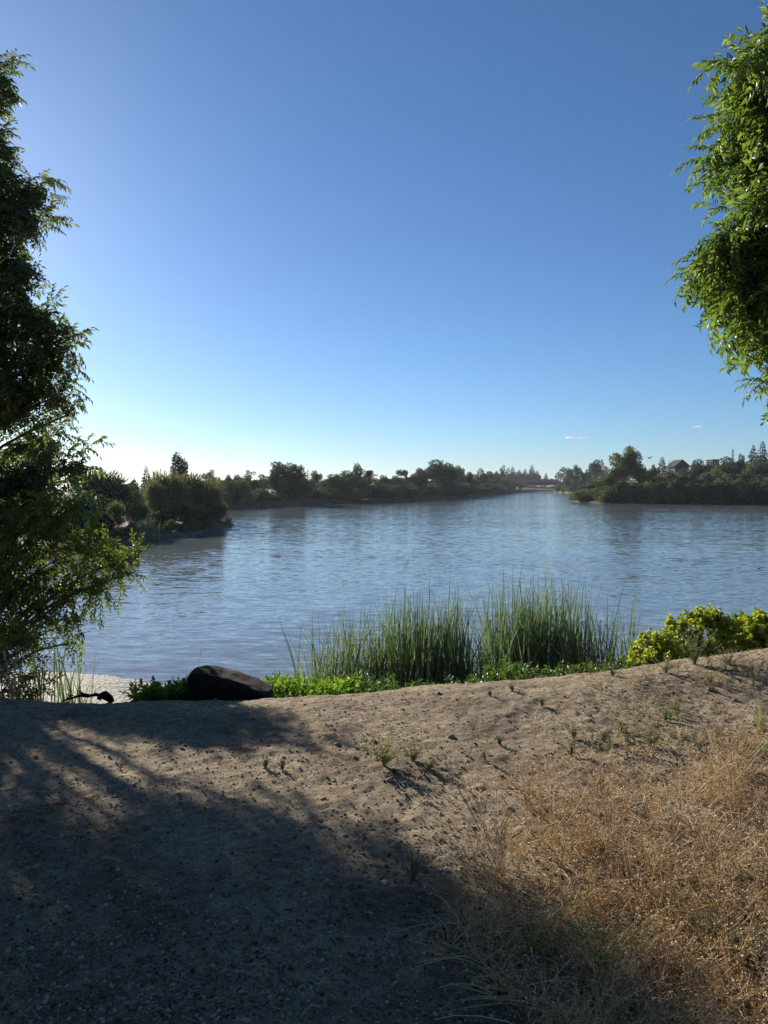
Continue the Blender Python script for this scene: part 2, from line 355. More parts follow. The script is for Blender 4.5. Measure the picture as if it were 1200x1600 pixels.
def pinnate(pairs, rl, ll, lw, droop, r):
    """a compound leaf: a curved stalk with leaflets in pairs"""
    g = Geo(); P = []
    for i in range(pairs + 2):
        t = i / (pairs + 1); P.append((rl * t, 0, -droop * rl * t * t))
    P = np.array(P)
    tube(g, P[::2] if len(P) > 4 else P, 0.0018, 3, 1, False)
    for i in range(1, pairs + 1):
        for s in (-1, 1):
            place(g, leaf(ll * r.uniform(.65, 1.2), lw * r.uniform(.85, 1.3), r.uniform(.1, .35)), Rz(s * r.uniform(.8, 1.15)) @ Ry(r.uniform(0.15, 0.7)) @ Rx(r.uniform(-.4, .4)), P[i])
    place(g, leaf(ll, lw, .2), Ry(droop + .3), P[-1])
    return g.geo()
def branchlet(n, length, leaf_fn, r, up=0.25, whorl=True, tw=0.004):
    """a twig with leaves or compound leaves all along it, growing along +X"""
    g = Geo(); k = 6; P = []
    bend = r.uniform(-.25, .25)
    for i in range(k + 1):
        t = i / k; P.append((length * t, bend * length * t * t, up * length * t - 0.35 * length * t * t))
    P = np.array(P); tube(g, P, np.linspace(tw, tw * .4, k + 1), 3, 1, False)
    for j in range(n):
        t = (j + 1) / n; q = np.array([np.interp(t * k, range(k + 1), P[:, c]) for c in range(3)])
        az = j * 2.4 + r.uniform(-.5, .5); out = r.uniform(.5, 1.1) if t < .97 else 0.1
        R = Rx(az) @ Rz(out) @ Rx(-az) @ Rx(r.uniform(-.6, .6)) @ Ry(r.uniform(-.1, .4))
        place(g, leaf_fn(), R, q)
    return g.geo()

rt = np.random.default_rng(11)
ashb = [branchlet(11, .42, lambda: pinnate(3, .16, .085, .20, .25, rt), rt) for _ in range(5)]
willb = [branchlet(26, .45, lambda: leaf(rt.uniform(.055, .085), .17, .25), rt, .3) for _ in range(5)]
pistb = [branchlet(9, .40, lambda: pinnate(6, .21, .08, .18, .5, rt), rt, .15) for _ in range(5)]
limeb = [branchlet(22, .26, lambda: leaf(rt.uniform(.05, .08), .36, .2), rt, .5) for _ in range(5)]
primb = [branchlet(14, .22, lambda: leaf(rt.uniform(.05, .075), .30, .1), rt, .9) for _ in range(4)]

def open_to_sun(P, r):
    """twigs to leave out so that the sun reaches the ground through gaps in the crown"""
    h = P[:, 2] - 2.42; k = h / sdir[2]; gx = P[:, 0] - sdir[0] * k; gy = P[:, 1] - sdir[1] * k
    gyc = np.maximum(gy, .5); u = 600 + F * gx / gyc; v = 760 + 1.6 * F / gyc
    n1 = vnoise(gx * 1.6, gy * 2.2, 21); n2 = vnoise(gx * 4, gy * 4, 22)
    mid = 1236 + .07 * (u - 250); core = 1 - np.abs(v - mid) / 116 + .7 * n1 + .5 * n2
    inside = (core > .1) & (u + 120 * n1 > 60) & (u < 900)
    dap = (v > 1085) & (v < 1200) & (n1 + .6 * n2 > .22) & (u > 80)
    dap2 = (v > 1290) & (v < 1420) & (n1 + .6 * n2 > .36)
    return (inside & (r.random(len(P)) < .97)) | (dap & (r.random(len(P)) < .85))
def crown_geo(g, blobs, tpls, per, r, droop=0.25, size=1.0, smin=.75, smax=1.15, inner=.35, origin=None):
    for c, rad, k in blobs:
        n = max(3, int(per * k * (rad[0] * rad[1] * rad[2]) ** (2 / 3)))
        D = r.normal(size=(n, 3)); D /= np.linalg.norm(D, axis=1)[:, None]
        q = r.uniform(inner, 1, n)[:, None] ** .6
        T = np.array(c) + D * np.array(rad) * q
        D2 = D + r.normal(size=(n, 3)) * .45; D2[:, 2] -= droop
        D2 /= np.linalg.norm(D2, axis=1)[:, None]
        Rm = rot_from_dir(D2, r=r); S = r.uniform(smin, smax, n) * size
        T = T - D2 * 0.2 * S[:, None]
        if origin is not None:
            kp = ~open_to_sun(T + D2 * 0.2 + np.array(origin), r); T, Rm, S = T[kp], Rm[kp], S[kp]; n = len(T)
        w_ = r.integers(0, len(tpls), n)
        for j, tp in enumerate(tpls):
            s_ = w_ == j
            if s_.any(): g.inst(tp, Rm[s_], T[s_], S[s_])

def limbs(g, base, top, blobs, r0, r, forks=None, k=7):
    """trunk from base to top, limbs from the trunk into each clump"""
    base, top = np.array(base, float), np.array(top, float)
    t = np.linspace(0, 1, 9)[:, None]
    mid = base + (top - base) * t + 0.05 * np.linalg.norm(top - base) * np.sin(t * 5) * np.array([.4, .3, 0])
    rad = r0 * (1 - .8 * t[:, 0]); rad[0] *= 1.25
    tube(g, mid, rad, 9)
    for c, rr, _ in blobs:
        c = np.array(c); zz = c[2] - 0.7 * np.linalg.norm((c - mid[-1])[:2]) - .3
        f = np.clip((zz - base[2]) / max(.1, top[2] - base[2]), .12, .95); i = f * 8
        p0 = np.array([np.interp(i, range(9), mid[:, q]) for q in range(3)])
        L_ = np.linalg.norm(c - p0); s = np.linspace(0, 1, 7)[:, None]
        path = p0 + (c - p0) * s; path[:, 2] += (np.sin(s[:, 0] * PI) * .12 * L_); path[:, :2] += r.normal(size=2) * np.sin(s * PI) * .06 * L_
        ra = min(r0 * .35, .007 + .009 * L_) * (1 - .75 * s[:, 0])
        tube(g, path, ra, 5)
        for _ in range(5):
            e = c + r.normal(size=3) * np.array(rr) * .5; st = path[r.integers(3, 6)]
            tube(g, np.array([st, (st + e) / 2 + r.normal(size=3) * .05, e]), [ra[4] * .6, ra[4] * .35, .004], 4)

def near_tree(name, base, top, blobs, tpls, per, mat, r0, label, cat, seed, **kw):
    r = np.random.default_rng(seed); root = empty(name, base)
    inv = np.array(base)
    bl = [(np.array(c) - inv, rd, k) for c, rd, k in blobs]
    g = Geo(); limbs(g, (0, 0, 0), np.array(top) - inv, bl, r0, r); g.build('trunk', M['bark'], root, True)
    g = Geo(); crown_geo(g, bl, tpls, per, r, **kw); g.build('crown', [M[mat], M['twig']], root)
    return tag(root, label, cat)
def pb(u, v, d, rp, k=1.0, depth=1.0):
    R_ = rp / F * d
    return (px(u, v, d), (R_, R_ * depth, R_), k)

# ---- dark tree on the left
LB = []
def ld(v): return 9.1 if v < 672 else float(np.interp(v, [672, 680, 700, 740, 800], [10.5, 10.5, 10.1, 9.5, 9.3]))  # clump depth, shaped to steer where the crown's shadow lands
for u, v, rp, k_ in [(-22, 118, 30, 1), (4, 128, 13, .8), (-42, 190, 34, 1), (-25, 255, 34, 1), (-5, 305, 40, 1), (48, 288, 26, .8), (34, 335, 32, .9), (-8, 385, 38, 1), (30, 420, 26, .8), (8, 470, 38, 1), (60, 505, 30, .8), (104, 510, 18, .7),
                 (30, 550, 40, 1), (82, 560, 30, .9), (0, 600, 36, .9), (92, 618, 26, .9), (45, 632, 32, .9), (5, 655, 26, .8), (108, 648, 16, .7),
                 (45, 738, 32, 1), (104, 720, 24, .9), (35, 690, 32, .9), (80, 685, 28, .9), (0, 695, 30, .9), (120, 728, 12, .7), (0, 755, 44, 1), (66, 756, 34, 1), (0, 805, 34, 1),
                 (-60, 140, 46, 1), (-70, 230, 60, 1), (-60, 330, 60, 1), (-70, 430, 60, 1), (-60, 530, 55, 1), (-60, 620, 46, 1), (-60, 700, 30, .8), (-80, 755, 40, 1), (-60, 800, 50, 1), (-150, 100, 60, .7), (-150, 220, 70, .7), (-160, 340, 70, .7), (-150, 470, 70, .8), (-150, 560, 50, .9), (-150, 640, 40, .9), (-150, 750, 46, .9),
                 (-260, 220, 80, .6), (-270, 380, 80, .6), (-260, 540, 60, .8), (-260, 640, 50, .8), (-260, 745, 50, .8), (-390, 300, 80, .5), (-380, 520, 70, .7), (-350, 690, 50, .7)]:
    LB.append(pb(u, v, ld(v) + rng.uniform(-.12, .12), rp, (1.15 if u > -50 else .8) * k_ * (1.5 if 540 < v < 672 and u < 20 else 1), .9 if u > -50 else 1.1))
for u, v in [(-135, 690), (-150, 715), (-220, 700)]: LB.append(pb(u, v, 9.1, 26, .9, 1))  # unseen crown clumps added to keep the ground at left in shade
near_tree('broadleaf_tree', (-6.6, 9.9, 0.9), (-6.2, 9.6, 11.0), LB, ashb, 235, 'ash', .19,
          'tall dark leafy tree filling the left edge of the view', 'tree', 21, origin=(-6.6, 9.9, 0.9))

# ---- light willow leaning out under it
WB = []
for u, v, rp in [(25, 800, 38), (80, 790, 34), (115, 805, 26), (45, 850, 44), (100, 855, 40), (150, 860, 34), (190, 872, 24), (222, 872, 18), (205, 900, 20), (60, 910, 44), (120, 915, 38), (165, 915, 26), (20, 930, 44),
                 (85, 965, 34), (125, 975, 24), (30, 990, 38), (10, 870, 50), (130, 1005, 12), (60, 1010, 22)]:
    WB.append(pb(u - 12, v, 8.6 + rng.uniform(-.35, .35), rp * .95, 1.25, 1.2))
for u, v, rp in [(-50, 850, 60), (-60, 940, 60), (-140, 900, 80), (-150, 820, 70), (-60, 1010, 50)]: WB.append(pb(u, v, 8.7, rp, .8, 1.3))
near_tree('willow_tree', (-5.0, 8.7, 0.75), (-4.0, 8.5, 3.6), WB, willb, 330, 'willow', .07,
          'light green willow leaning over the water below the tall dark tree', 'tree', 22, droop=.15, origin=(-5.0, 8.7, 0.75))

# ---- dark bush in the lower left corner
BB = [pb(u, v, 7.6 + rng.uniform(-.3, .3), rp, 1, 1.1) for u, v, rp in [(5, 1040, 30), (40, 1060, 24), (15, 1085, 26), (50, 1090, 18), (-30, 1060, 40), (-60, 1010, 50), (-100, 1080, 50), (25, 1010, 22)]]
near_tree('bush', (-4.3, 7.5, gz(-4.3, 7.5) - .05), (-4.1, 7.5, 2.3), BB, willb, 330, 'ash', .03,
          'dark low bush at the bank in the lower left corner', 'bush', 23)

# ---- tree on the right
RB = []
for u, v, rp in [(1150, 80, 36), (1130, 120, 26), (1185, 100, 40), (1145, 165, 38), (1190, 180, 45), (1125, 215, 26), (1155, 245, 38), (1195, 265, 45), (1160, 310, 34), (1140, 345, 38), (1100, 370, 26), (1185, 350, 40),
                 (1072, 420, 20), (1092, 400, 24), (1115, 415, 36), (1105, 450, 24), (1125, 485, 18), (1160, 410, 40), (1195, 430, 35), (1140, 460, 28), (1175, 490, 28), (1185, 520, 16), (1190, 545, 12), (1192, 590, 6)]:
    RB.append(pb(u + (34 if v < 340 else 36), v + (12 if v < 340 else 2), 6.3 + rng.uniform(-.35, .35), rp * .93, 1.9, 1.3))
for u, v, rp in [(1255, 115, 50), (1250, 190, 60), (1250, 290, 60), (1250, 390, 60), (1240, 480, 50), (1350, 120, 70), (1350, 200, 80), (1350, 340, 80), (1340, 460, 70), (1460, 170, 80), (1460, 280, 90), (1450, 420, 80)]:
    RB.append(pb(u, v, 6.4 + rng.uniform(-.5, .5), rp, .8, 1.4))
near_tree('drooping_tree', (4.9, 6.9, gz(4.9, 6.9) - .1), (4.7, 6.7, 8.3), RB, pistb, 165, 'pistache', .16,
          'bright green tree with drooping feathery leaves at the right edge', 'tree', 24, droop=.32, inner=.25)

# ---- unseen trees added behind and beside the path to darken the foreground shade
def added_shade_tree(base, spec, label, seed):
    r = np.random.default_rng(seed); bl = []
    for cx, cy, cz, rad, n in spec:
        for _ in range(n):
            q = r.normal(size=3) * .55 * rad; bl.append(((cx + q[0], cy + q[1], cz + q[2] * .5), (1.1, 1.1, .8), .8))
    o = near_tree('broadleaf_tree', base, (base[0], base[1], base[2] + 5.5), bl, ashb, 150, 'ash', .22, label, 'tree', seed, size=1.6, origin=base); return o
added_shade_tree((-1.5, -5.5, 2.4), [(-1.0, -3.6, 7.6, 3.2, 16), (-2.5, -6.5, 8.5, 3, 8)], 'unseen leafy tree added for shade behind the dirt path', 301)
added_shade_tree((-8.5, -1.0, 2.3), [(-7.5, -.5, 5.8, 2.6, 14), (-6.5, -3.5, 6.5, 2.4, 6)], 'unseen leafy tree added for shade left of the dirt path', 302)
added_shade_tree((4.5, -5.0, 2.4), [(4.0, -4.2, 7.4, 2.8, 12)], 'unseen leafy tree added for shade to the right behind the dry weeds', 303)

# ------------------------------------------------------------------ reeds
def blades(g, n, cx, cy, sx, sy, h0, h1, r, lean=.22, wid=.0125, mi=0, base=None, seg=6, hfun=None):
    for _ in range(n):
        x = cx + r.normal() * sx; y = cy + r.normal() * sy; z = (float(gz(x, y, False)) if base is None else base)
        z = max(z, -.15) - .05
        h = r.uniform(h0, h1) * (hfun(x) if hfun else 1); az = r.uniform(0, 2 * PI); ln = abs(r.normal()) * lean + .02
        dirv = np.array([math.cos(az), math.sin(az)]); t = np.linspace(0, 1, seg)
        cen = np.stack([x + dirv[0] * ln * h * t ** 2.2, y + dirv[1] * ln * h * t ** 2.2, z + h * (t - .10 * ln * t ** 4)], 1)
        if r.random() < .18:
            cen[-1] = cen[-2] + np.array([dirv[0], dirv[1], -.5]) * h * .10
        wv = np.array([-math.sin(az + .6), math.cos(az + .6), 0]) if r.random() < .5 else np.array([1, .3, 0]) / 1.04
        wd_ = wid * r.uniform(.6, 1.2) * np.array([1, 1, .95, .8, .55, .12]) if seg == 6 else wid * np.linspace(1, .1, seg)
        A, B = cen - wv * wd_[:, None], cen + wv * wd_[:, None]
        V = np.concatenate([A, B]); Fc = []
        for i in range(seg - 1): Fc += [(i, i + seg, i + 1), (i + seg, i + seg + 1, i + 1)]
        g.add(V, Fc, mi)
def reed_thing(name, parts, label, group, seed, mat='reed'):
    r = np.random.default_rng(seed); g = Geo()
    c = np.array([parts[0][1], parts[0][2], 0.0])
    for p in parts:
        blades(g, *p[:7], r, *p[7:])
        blades(g, int(p[0] * .16), *p[1:5], p[5] * .4, p[6] * .8, r, .55, .012, 1)
    V, Fc, Mi = g.geo(); o = mesh_obj(name, V - c, Fc, Mi, [M[mat], M['deadreed']]); o.location = c
    return tag(o, label, 'reeds', group)
def xr(u, d): return (u - 600) / F * d
M['deadreed'] = leaf_mat('dead_reed_blades', [(0.16, 0.12, 0.07), (0.28, 0.22, 0.13), (0.40, 0.33, 0.21)], (1.2, 1.1, 0.8), 0.25, 0.7, 0.3)
G = 'tall reeds at the water edge'
D0 = 10.3
reed_thing('reed_clump', [(560, xr(645, D0), D0, .30, .3, 1.7, 2.6, .09), (330, xr(560, D0), D0 - .2, .28, .25, 1.5, 2.5, .2), (260, xr(700, D0), D0, .15, .25, 1.7, 2.5, .09)],
           'dense dark green reed clump left of centre, above the dirt bank', G, 31)
reed_thing('reed_clump', [(75, xr(510, D0), D0 - .3, .14, .2, 1.1, 2.3, .32)], 'sparse thin reeds arching out at the left end of the reed bed', G, 32)
reed_thing('reed_clump', [(230, xr(748, D0), D0, .14, .25, 1.0, 1.95, .12)], 'lower pale reeds between the two tall reed clumps', G, 33)
reed_thing('reed_clump', [(520, xr(840, D0), D0 + .3, .30, .3, 1.8, 2.75, .10), (200, xr(800, D0), D0 + .2, .14, .25, 1.8, 2.8, .2), (260, xr(890, D0), D0 + .2, .32, .25, 1.4, 2.6, .14)],
           'tallest reed clump right of centre, beside the yellow-green bushes', G, 34)
reed_thing('reed_clump', [(150, xr(955, D0), D0 + .2, .24, .25, 1.4, 2.4, .14)], 'thin upright reeds at the right end of the reed bed', G, 138)
reed_thing('reed_clump', [(60, xr(95, 9.6), 9.5, .18, .25, 1.3, 2.0, .12), (16, xr(128, 9.6), 9.5, .06, .1, .9, 1.5, .08)], 'backlit thin reeds standing under the willow at left', G, 36)

# ------------------------------------------------------------------ leafy ground cover along the water
def scatter_cover(name, n, ulo, uhi, ylo, yhi, tp, mat, label, seed, size=(.7, 1.3), zoff=0.0, cat='plants'):
    r = np.random.default_rng(seed); g = Geo()
    y = r.uniform(ylo, yhi, n); u = r.uniform(ulo, uhi, n); x = (u - 600) / F * y
    z = np.maximum(gz(x, y, False), 0.0) + zoff
    T = np.stack([x, y, z], 1); D = r.normal(size=(n, 3)) * .6; D[:, 2] = r.uniform(.3, 1.2, n)
    Rm = rot_from_dir(D, r=r); S = r.uniform(*size, n); w_ = r.integers(0, len(tp), n)
    for j, t in enumerate(tp):
        s_ = w_ == j
        g.inst(t, Rm[s_], T[s_], S[s_])
    return tag(g.build(name, [M[mat], M['twig']]), label, cat, kind='stuff')
r = np.random.default_rng(5)
def cover(name, segs, mat, label, seed, tp=primb):
    r = np.random.default_rng(seed); g = Geo()
    for n, y0, y1, prof in segs:
        pu = [p[0] for p in prof]; pv = [p[1] for p in prof]
        y = r.uniform(y0, y1, n); u = r.uniform(pu[0], pu[-1], n); x = (u - 600) / F * y
        vt = np.interp(u, pu, pv) + 14 * vnoise(x * 3.5, y * 0, 3) + 6
        top = CAMZ - (vt - 760) / F * y - .21; base = np.maximum(gz(x, y, False), 0.0)
        z = base + r.uniform(0, 1, n) ** .6 * np.maximum(top - base, .0)
        kp = top > base - .15; x, y, z = x[kp], y[kp], z[kp]; n = len(x)
        T = np.stack([x, y, z], 1); D = r.normal(size=(n, 3)) * .6; D[:, 2] = r.uniform(.2, 1.0, n)
        Rm = rot_from_dir(D, r=r); S = r.uniform(.5, .9, n); w_ = r.integers(0, len(tp), n)
        for j, t in enumerate(tp):
            s_ = w_ == j
            if s_.any(): g.inst(t, Rm[s_], T[s_], S[s_])
    return tag(g.build(name, [M[mat], M['twig']]), label, 'ground cover', kind='stuff')
cover('creeping_plants', [(1500, 6.4, 8.4, [(215, 1090), (240, 1078), (300, 1068), (380, 1056), (430, 1052), (560, 1050)]), (500, 6.0, 7.0, [(212, 1090), (250, 1080), (300, 1078)])], 'prim',
      'bright green creeping water plants on the bank beside the dark boulder', 41)
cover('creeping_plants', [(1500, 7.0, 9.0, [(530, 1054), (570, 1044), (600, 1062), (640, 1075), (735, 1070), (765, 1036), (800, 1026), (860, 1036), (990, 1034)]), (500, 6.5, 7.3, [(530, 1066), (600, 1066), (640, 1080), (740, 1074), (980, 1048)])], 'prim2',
      'dark leafy undergrowth around the feet of the tall reeds', 42)

# ------------------------------------------------------------------ yellow-green bushes on the right
def near_bush(label, spec, seed, base, mat='lime', tp=limeb, per=1500, group='bushes along the right bank'):
    bl = [pb(u, v, d, rp, 1, 1.2) for u, v, d, rp in spec]
    o = near_tree('bush', base, (base[0], base[1], base[2] + .5), bl, tp, per, mat, .02, label, 'bush', seed, droop=-.2, size=.72)
    o['group'] = group; return o
near_bush('rounded yellow-green bush right beside the reeds', [(1000, 1030, 7.5, 20), (1018, 1008, 7.6, 20), (1040, 1030, 7.4, 22), (990, 1045, 7.4, 14), (1045, 1005, 7.6, 18), (1020, 1040, 7.3, 20)], 51, (2.6, 7.6, 1.7))
near_bush('tallest yellow-green bush, with leafy spikes, right of the rounded one', [(1062, 985, 7.9, 22), (1090, 968, 8, 18), (1112, 968, 8, 20), (1135, 985, 7.9, 22), (1085, 1010, 7.8, 26), (1125, 1015, 7.8, 22), (1070, 1030, 7.6, 22), (1110, 1035, 7.6, 22)], 52, (3.2, 8.0, 1.5))
near_bush('yellow-green bush cut by the right edge of the view', [(1180, 985, 7.6, 24), (1200, 975, 7.7, 24), (1195, 1010, 7.5, 24), (1240, 990, 7.6, 34), (1225, 955, 7.7, 14), (1160, 1000, 7.6, 16), (1170, 1022, 7.5, 18)], 53, (3.8, 7.7, 1.6))
near_bush('darker green bush behind the gap between the two right bushes', [(1150, 980, 8.6, 18), (1165, 1000, 8.5, 18), (1140, 1005, 8.4, 16)], 54, (3.7, 8.5, 1.2), mat='prim')

# ------------------------------------------------------------------ small weeds
def weed_mesh(g, h, n, spread, r, leaves=10, lw=.3, ll=.02, stem=.0015, curl=0.4):
    tp = leaf(1, lw, .2)
    for _ in range(n):
        az = r.uniform(0, 2 * PI); ln = r.uniform(.05, 1) * spread; hh = h * r.uniform(.55, 1.05)
        t = np.linspace(0, 1, 5)
        P = np.stack([math.cos(az) * ln * t ** 1.4, math.sin(az) * ln * t ** 1.4, hh * t - .15 * hh * t ** 3 * curl], 1)
        P += np.column_stack([vnoise(t * 3, t * 0 + r.uniform(0, 99)) * .1 * h, vnoise(t * 3, t * 0 + r.uniform(0, 99)) * .1 * h, t * 0])
        tube(g, P, np.linspace(stem, stem * .5, 5), 3, 0, False)
        for k in range(leaves):
            q = r.uniform(.15, 1); p = np.array([np.interp(q * 4, range(5), P[:, c]) for c in range(3)])
            D = np.array([[r.normal(), r.normal(), r.uniform(0, 1.3)]])
            place(g, (tp[0] * ll * r.uniform(.6, 1.3), tp[1], tp[2]), rot_from_dir(D, r=r)[0], p)
def weed(name, u, v, h, n, spread, mat, label, cat, seed, group=None, **kw):
    r = np.random.default_rng(seed); g = Geo(); weed_mesh(g, h, n, spread, r, **kw)
    p = gpt(u, v); o = g.build(name, [M[mat]]); o.location = (p[0], p[1], gz(p[0], p[1]) - .005)
    return tag(o, label, cat, group)
GT = 'small green tufts on the bare dirt'
T_ = [(847, 1103, .07, 'tiny green tuft on bare dirt, largest of the three below the reeds'), (800, 1081, .055, 'tiny dark green tuft on bare dirt nearest the reeds'),
      (765, 1088, .05, 'tiny upright tuft on bare dirt, leftmost below the reeds'), (1040, 1128, .085, 'left one of the two green tufts standing together on bare dirt'),
      (1058, 1121, .10, 'right and taller one of the two green tufts standing together'), (780, 1163, .06, 'lone tiny dark tuft on open dirt above the dry weeds'),
      (944, 1158, .07, 'small dark tuft on dirt left of the low olive tuft'), (415, 1201, .075, 'left one of two small tufts in the tree shadow'), (441, 1204, .065, 'right one of two small tufts in the tree shadow'),
      (957, 1057, .07, 'small dark tuft at the brink in front of the rounded yellow-green bush')]
for i, (u, v, h, lab) in enumerate(T_): weed('grass_tuft', u, v, h, 26, h * .55, 'reed' if i not in (3, 4) else 'prim', lab, 'grass tuft', 60 + i, GT, leaves=3, ll=.02, lw=.12, stem=.0016)
GW = 'pale weeds on the bare dirt'
weed('weed', 600, 1196, .17, 34, .22, 'paleweed', 'pale yellowish bushy weed on bare dirt, in the middle of the open ground', 'weed', 80, GW, leaves=16, ll=.018)
weed('weed', 645, 1190, .11, 18, .16, 'olive', 'low olive weed just right of the pale bushy weed', 'weed', 81, GW, leaves=12, ll=.016)
weed('weed', 672, 1203, .09, 12, .06, 'paleweed', 'small pale weed with a dark shadow right of the bushy weed', 'weed', 82, GW, leaves=12, ll=.018)
weed('weed', 672, 1066, .09, 8, .03, 'paleweed', 'pale upright weed at the brink before the dark reeds', 'weed', 83, GW, leaves=16, ll=.016)
weed('weed', 716, 1066, .06, 10, .035, 'olive', 'squat olive weed at the brink below the lower pale reeds', 'weed', 84, GW, leaves=14, ll=.014)
weed('weed', 640, 1072, .05, 8, .04, 'paleweed', 'low pale weed at the brink left of the upright one', 'weed', 85, GW, leaves=12, ll=.014)
weed('weed', 897, 1155, .10, 14, .08, 'olive', 'upper one of two stacked olive weeds on bare dirt', 'weed', 86, GW, leaves=12, ll=.016)
weed('weed', 893, 1180, .11, 16, .09, 'olive', 'lower one of two stacked olive weeds above the dry weeds', 'weed', 87, GW, leaves=12, ll=.016)
weed('weed', 970, 1143, .07, 18, .10, 'olive', 'low spreading olive weed in the middle right of the bare dirt', 'weed', 88, GW, leaves=10, ll=.016)
weed('weed', 1017, 1168, .15, 18, .10, 'olive', 'grey-green weed below the two green tufts', 'weed', 89, GW, leaves=10, ll=.018)
weed('weed', 757, 1190, .10, 9, .05, 'paleweed', 'thin pale weed beside the lone tiny tuft', 'weed', 90, GW, leaves=10, ll=.016)
weed('weed', 645, 1375, .14, 22, .13, 'olive', 'dull green weed at the shadow edge beside the white stone', 'weed', 91, GW, leaves=14, ll=.012)
weed('weed', 1085, 1040, .30, 34, .32, 'olive', 'tall grey-green wispy weed in front of the tallest yellow-green bush', 'weed', 92, GW, leaves=26, ll=.018)
weed('weed', 1040, 1052, .16, 20, .18, 'olive', 'wispy weed on the mound before the rounded yellow-green bush', 'weed', 93, GW, leaves=16, ll=.016)
weed('weed', 1140, 1040, .18, 26, .30, 'olive', 'spreading grey weed on the mound before the right bush', 'weed', 94, GW, leaves=14, ll=.016)
weed('weed', 1110, 1068, .14, 14, .10, 'paleweed', 'thin pale weed on the face of the mound', 'weed', 95, GW, leaves=10, ll=.014)
weed('weed', 1190, 1150, .20, 16, .14, 'paleweed', 'pale leafy weed at the right edge beyond the dry weeds', 'weed', 96, GW, leaves=16, ll=.018)
weed('dock_plant', 22, 1096, .42, 16, .26, 'dry', 'brown seeded dock plant beside the dark low bush at left', 'plant', 97, leaves=60, ll=.014, lw=.45)

# ------------------------------------------------------------------ dry weeds in the lower right
def dry_plant(g, h, spread, n, r, lean=(0, 0), twigs=7, seeds=5, leafs=0, o=(0, 0, 0), st=.0016):
    tp = leaf(1, .45, .1); o = np.array(o)
    for _ in range(n):
        az = r.uniform(0, 2 * PI); ln = r.uniform(.2, 1) * spread; hh = h * r.uniform(.4, 1.0); t = np.linspace(0, 1, 6)
        P = np.stack([(math.cos(az) * ln + lean[0] * hh) * t, (math.sin(az) * ln + lean[1] * hh) * t, hh * np.sin(t * 1.45)], 1) + o
        P[:, :2] += np.column_stack([vnoise(t * 4, t * 0 + r.uniform(0, 999)), vnoise(t * 4, t * 0 + r.uniform(0, 999))]) * .12 * h
        tube(g, P, np.linspace(st, st * .4, 6), 3, 0, False)
        for _k in range(twigs):
            q = r.uniform(.2, .95); p = np.array([np.interp(q * 5, range(6), P[:, c]) for c in range(3)])
            d = P[-1] - P[0]; d = d / np.linalg.norm(d) + r.normal(size=3) * .55; d[2] += .2
            l = r.uniform(.1, .35) * h; e = p + d * l; mdl = (p + e) / 2 + r.normal(size=3) * .08 * l
            tube(g, np.array([p, mdl, e]), [st * .6, st * .5, st * .3], 3, 0, False)
            for _s in range(seeds):
                qq = r.uniform(.2, 1); pp = p + (e - p) * qq
                place(g, (tp[0] * r.uniform(.004, .010), tp[1], tp[2]), rot_from_dir(r.normal(size=(1, 3)), r=r)[0], pp)
def in_patch(u, v, r):
    """how thick the dry weeds stand at a photograph pixel"""
    e = 700 + max(0, 1300 - v) * .25 + 60 * math.sin(v * .02)
    a = np.clip((u - e) / 160, 0, 1); top = 1195 - max(0, u - 880) * .28 + 15 * math.sin(u * .03)
    b_ = np.clip((v - top) / 90, 0, 1); return a * b_
r = np.random.default_rng(70); g = Geo(); cnt = 0
while cnt < 330:
    u, v = r.uniform(690, 1330), r.uniform(1150, 1690)
    if r.random() > in_patch(u, v, r): continue
    y = 1.6 * F / (v - 760); x = (u - 600) / F * y
    z = float(gz(x, y, False)); cnt += 1
    dry_plant(g, r.uniform(.07, .2), r.uniform(.08, .20), 7, r, twigs=5, seeds=2, o=(x, y, z), st=.0012)
g2 = Geo(); r = np.random.default_rng(75)      # long straw blades, bent and crossing
for _ in range(1700):
    u, v = r.uniform(700, 1330), r.uniform(1160, 1690)
    if r.random() > in_patch(u, v, r): continue
    y = 1.6 * F / (v - 760); x = (u - 600) / F * y; z = float(gz(x, y, False)); az = r.uniform(0, 6.28); L_ = r.uniform(.10, .27); t = np.linspace(0, 1, 6); up = r.uniform(.1, .7)
    P = np.stack([x + math.cos(az) * L_ * t, y + math.sin(az) * L_ * t, z + .01 + L_ * up * (t - .75 * t ** 2.2)], 1); P[:, 0] += .10 * L_ * np.sin(t * r.uniform(2, 6))
    tube(g2, P, np.linspace(.0018, .0008, 6), 3, 1, False)
g.V += g2.V; g.Fc += [f + g.n for f in g2.Fc]; g.M += g2.M; g.n += g2.n
tag(g.build('dry_weeds', [M['dry'], M['straw']]), 'tangle of low dry orange-brown weeds covering the lower right ground', 'dry weeds', kind='stuff')
r = np.random.default_rng(77); g = Geo()
for _ in range(150):
    v = r.uniform(1040, 1190); u = r.uniform(905, 1270)
    if r.random() > (.25 + .75 * (abs(v - 1165 + (u - 1100) * .1) < 30 or (v < 1075 and u > 980))): continue
    p = gpt(u, v); g0 = Geo(); weed_mesh(g0, r.uniform(.04, .13), 7, r.uniform(.03, .09), r, leaves=7, ll=.012, stem=.0013)
    V, Fc, Mi = g0.geo(); g.add(V + [p[0], p[1], float(gz(p[0], p[1])) - .004], Fc, int(r.integers(0, 3)))
tag(g.build('sparse_weeds', [M['olive'], M['paleweed'], M['straw']]), 'thin cover of grey-green and straw weeds over the mound at right', 'weeds', kind='stuff')
GD = 'taller dry weeds in the lower right'
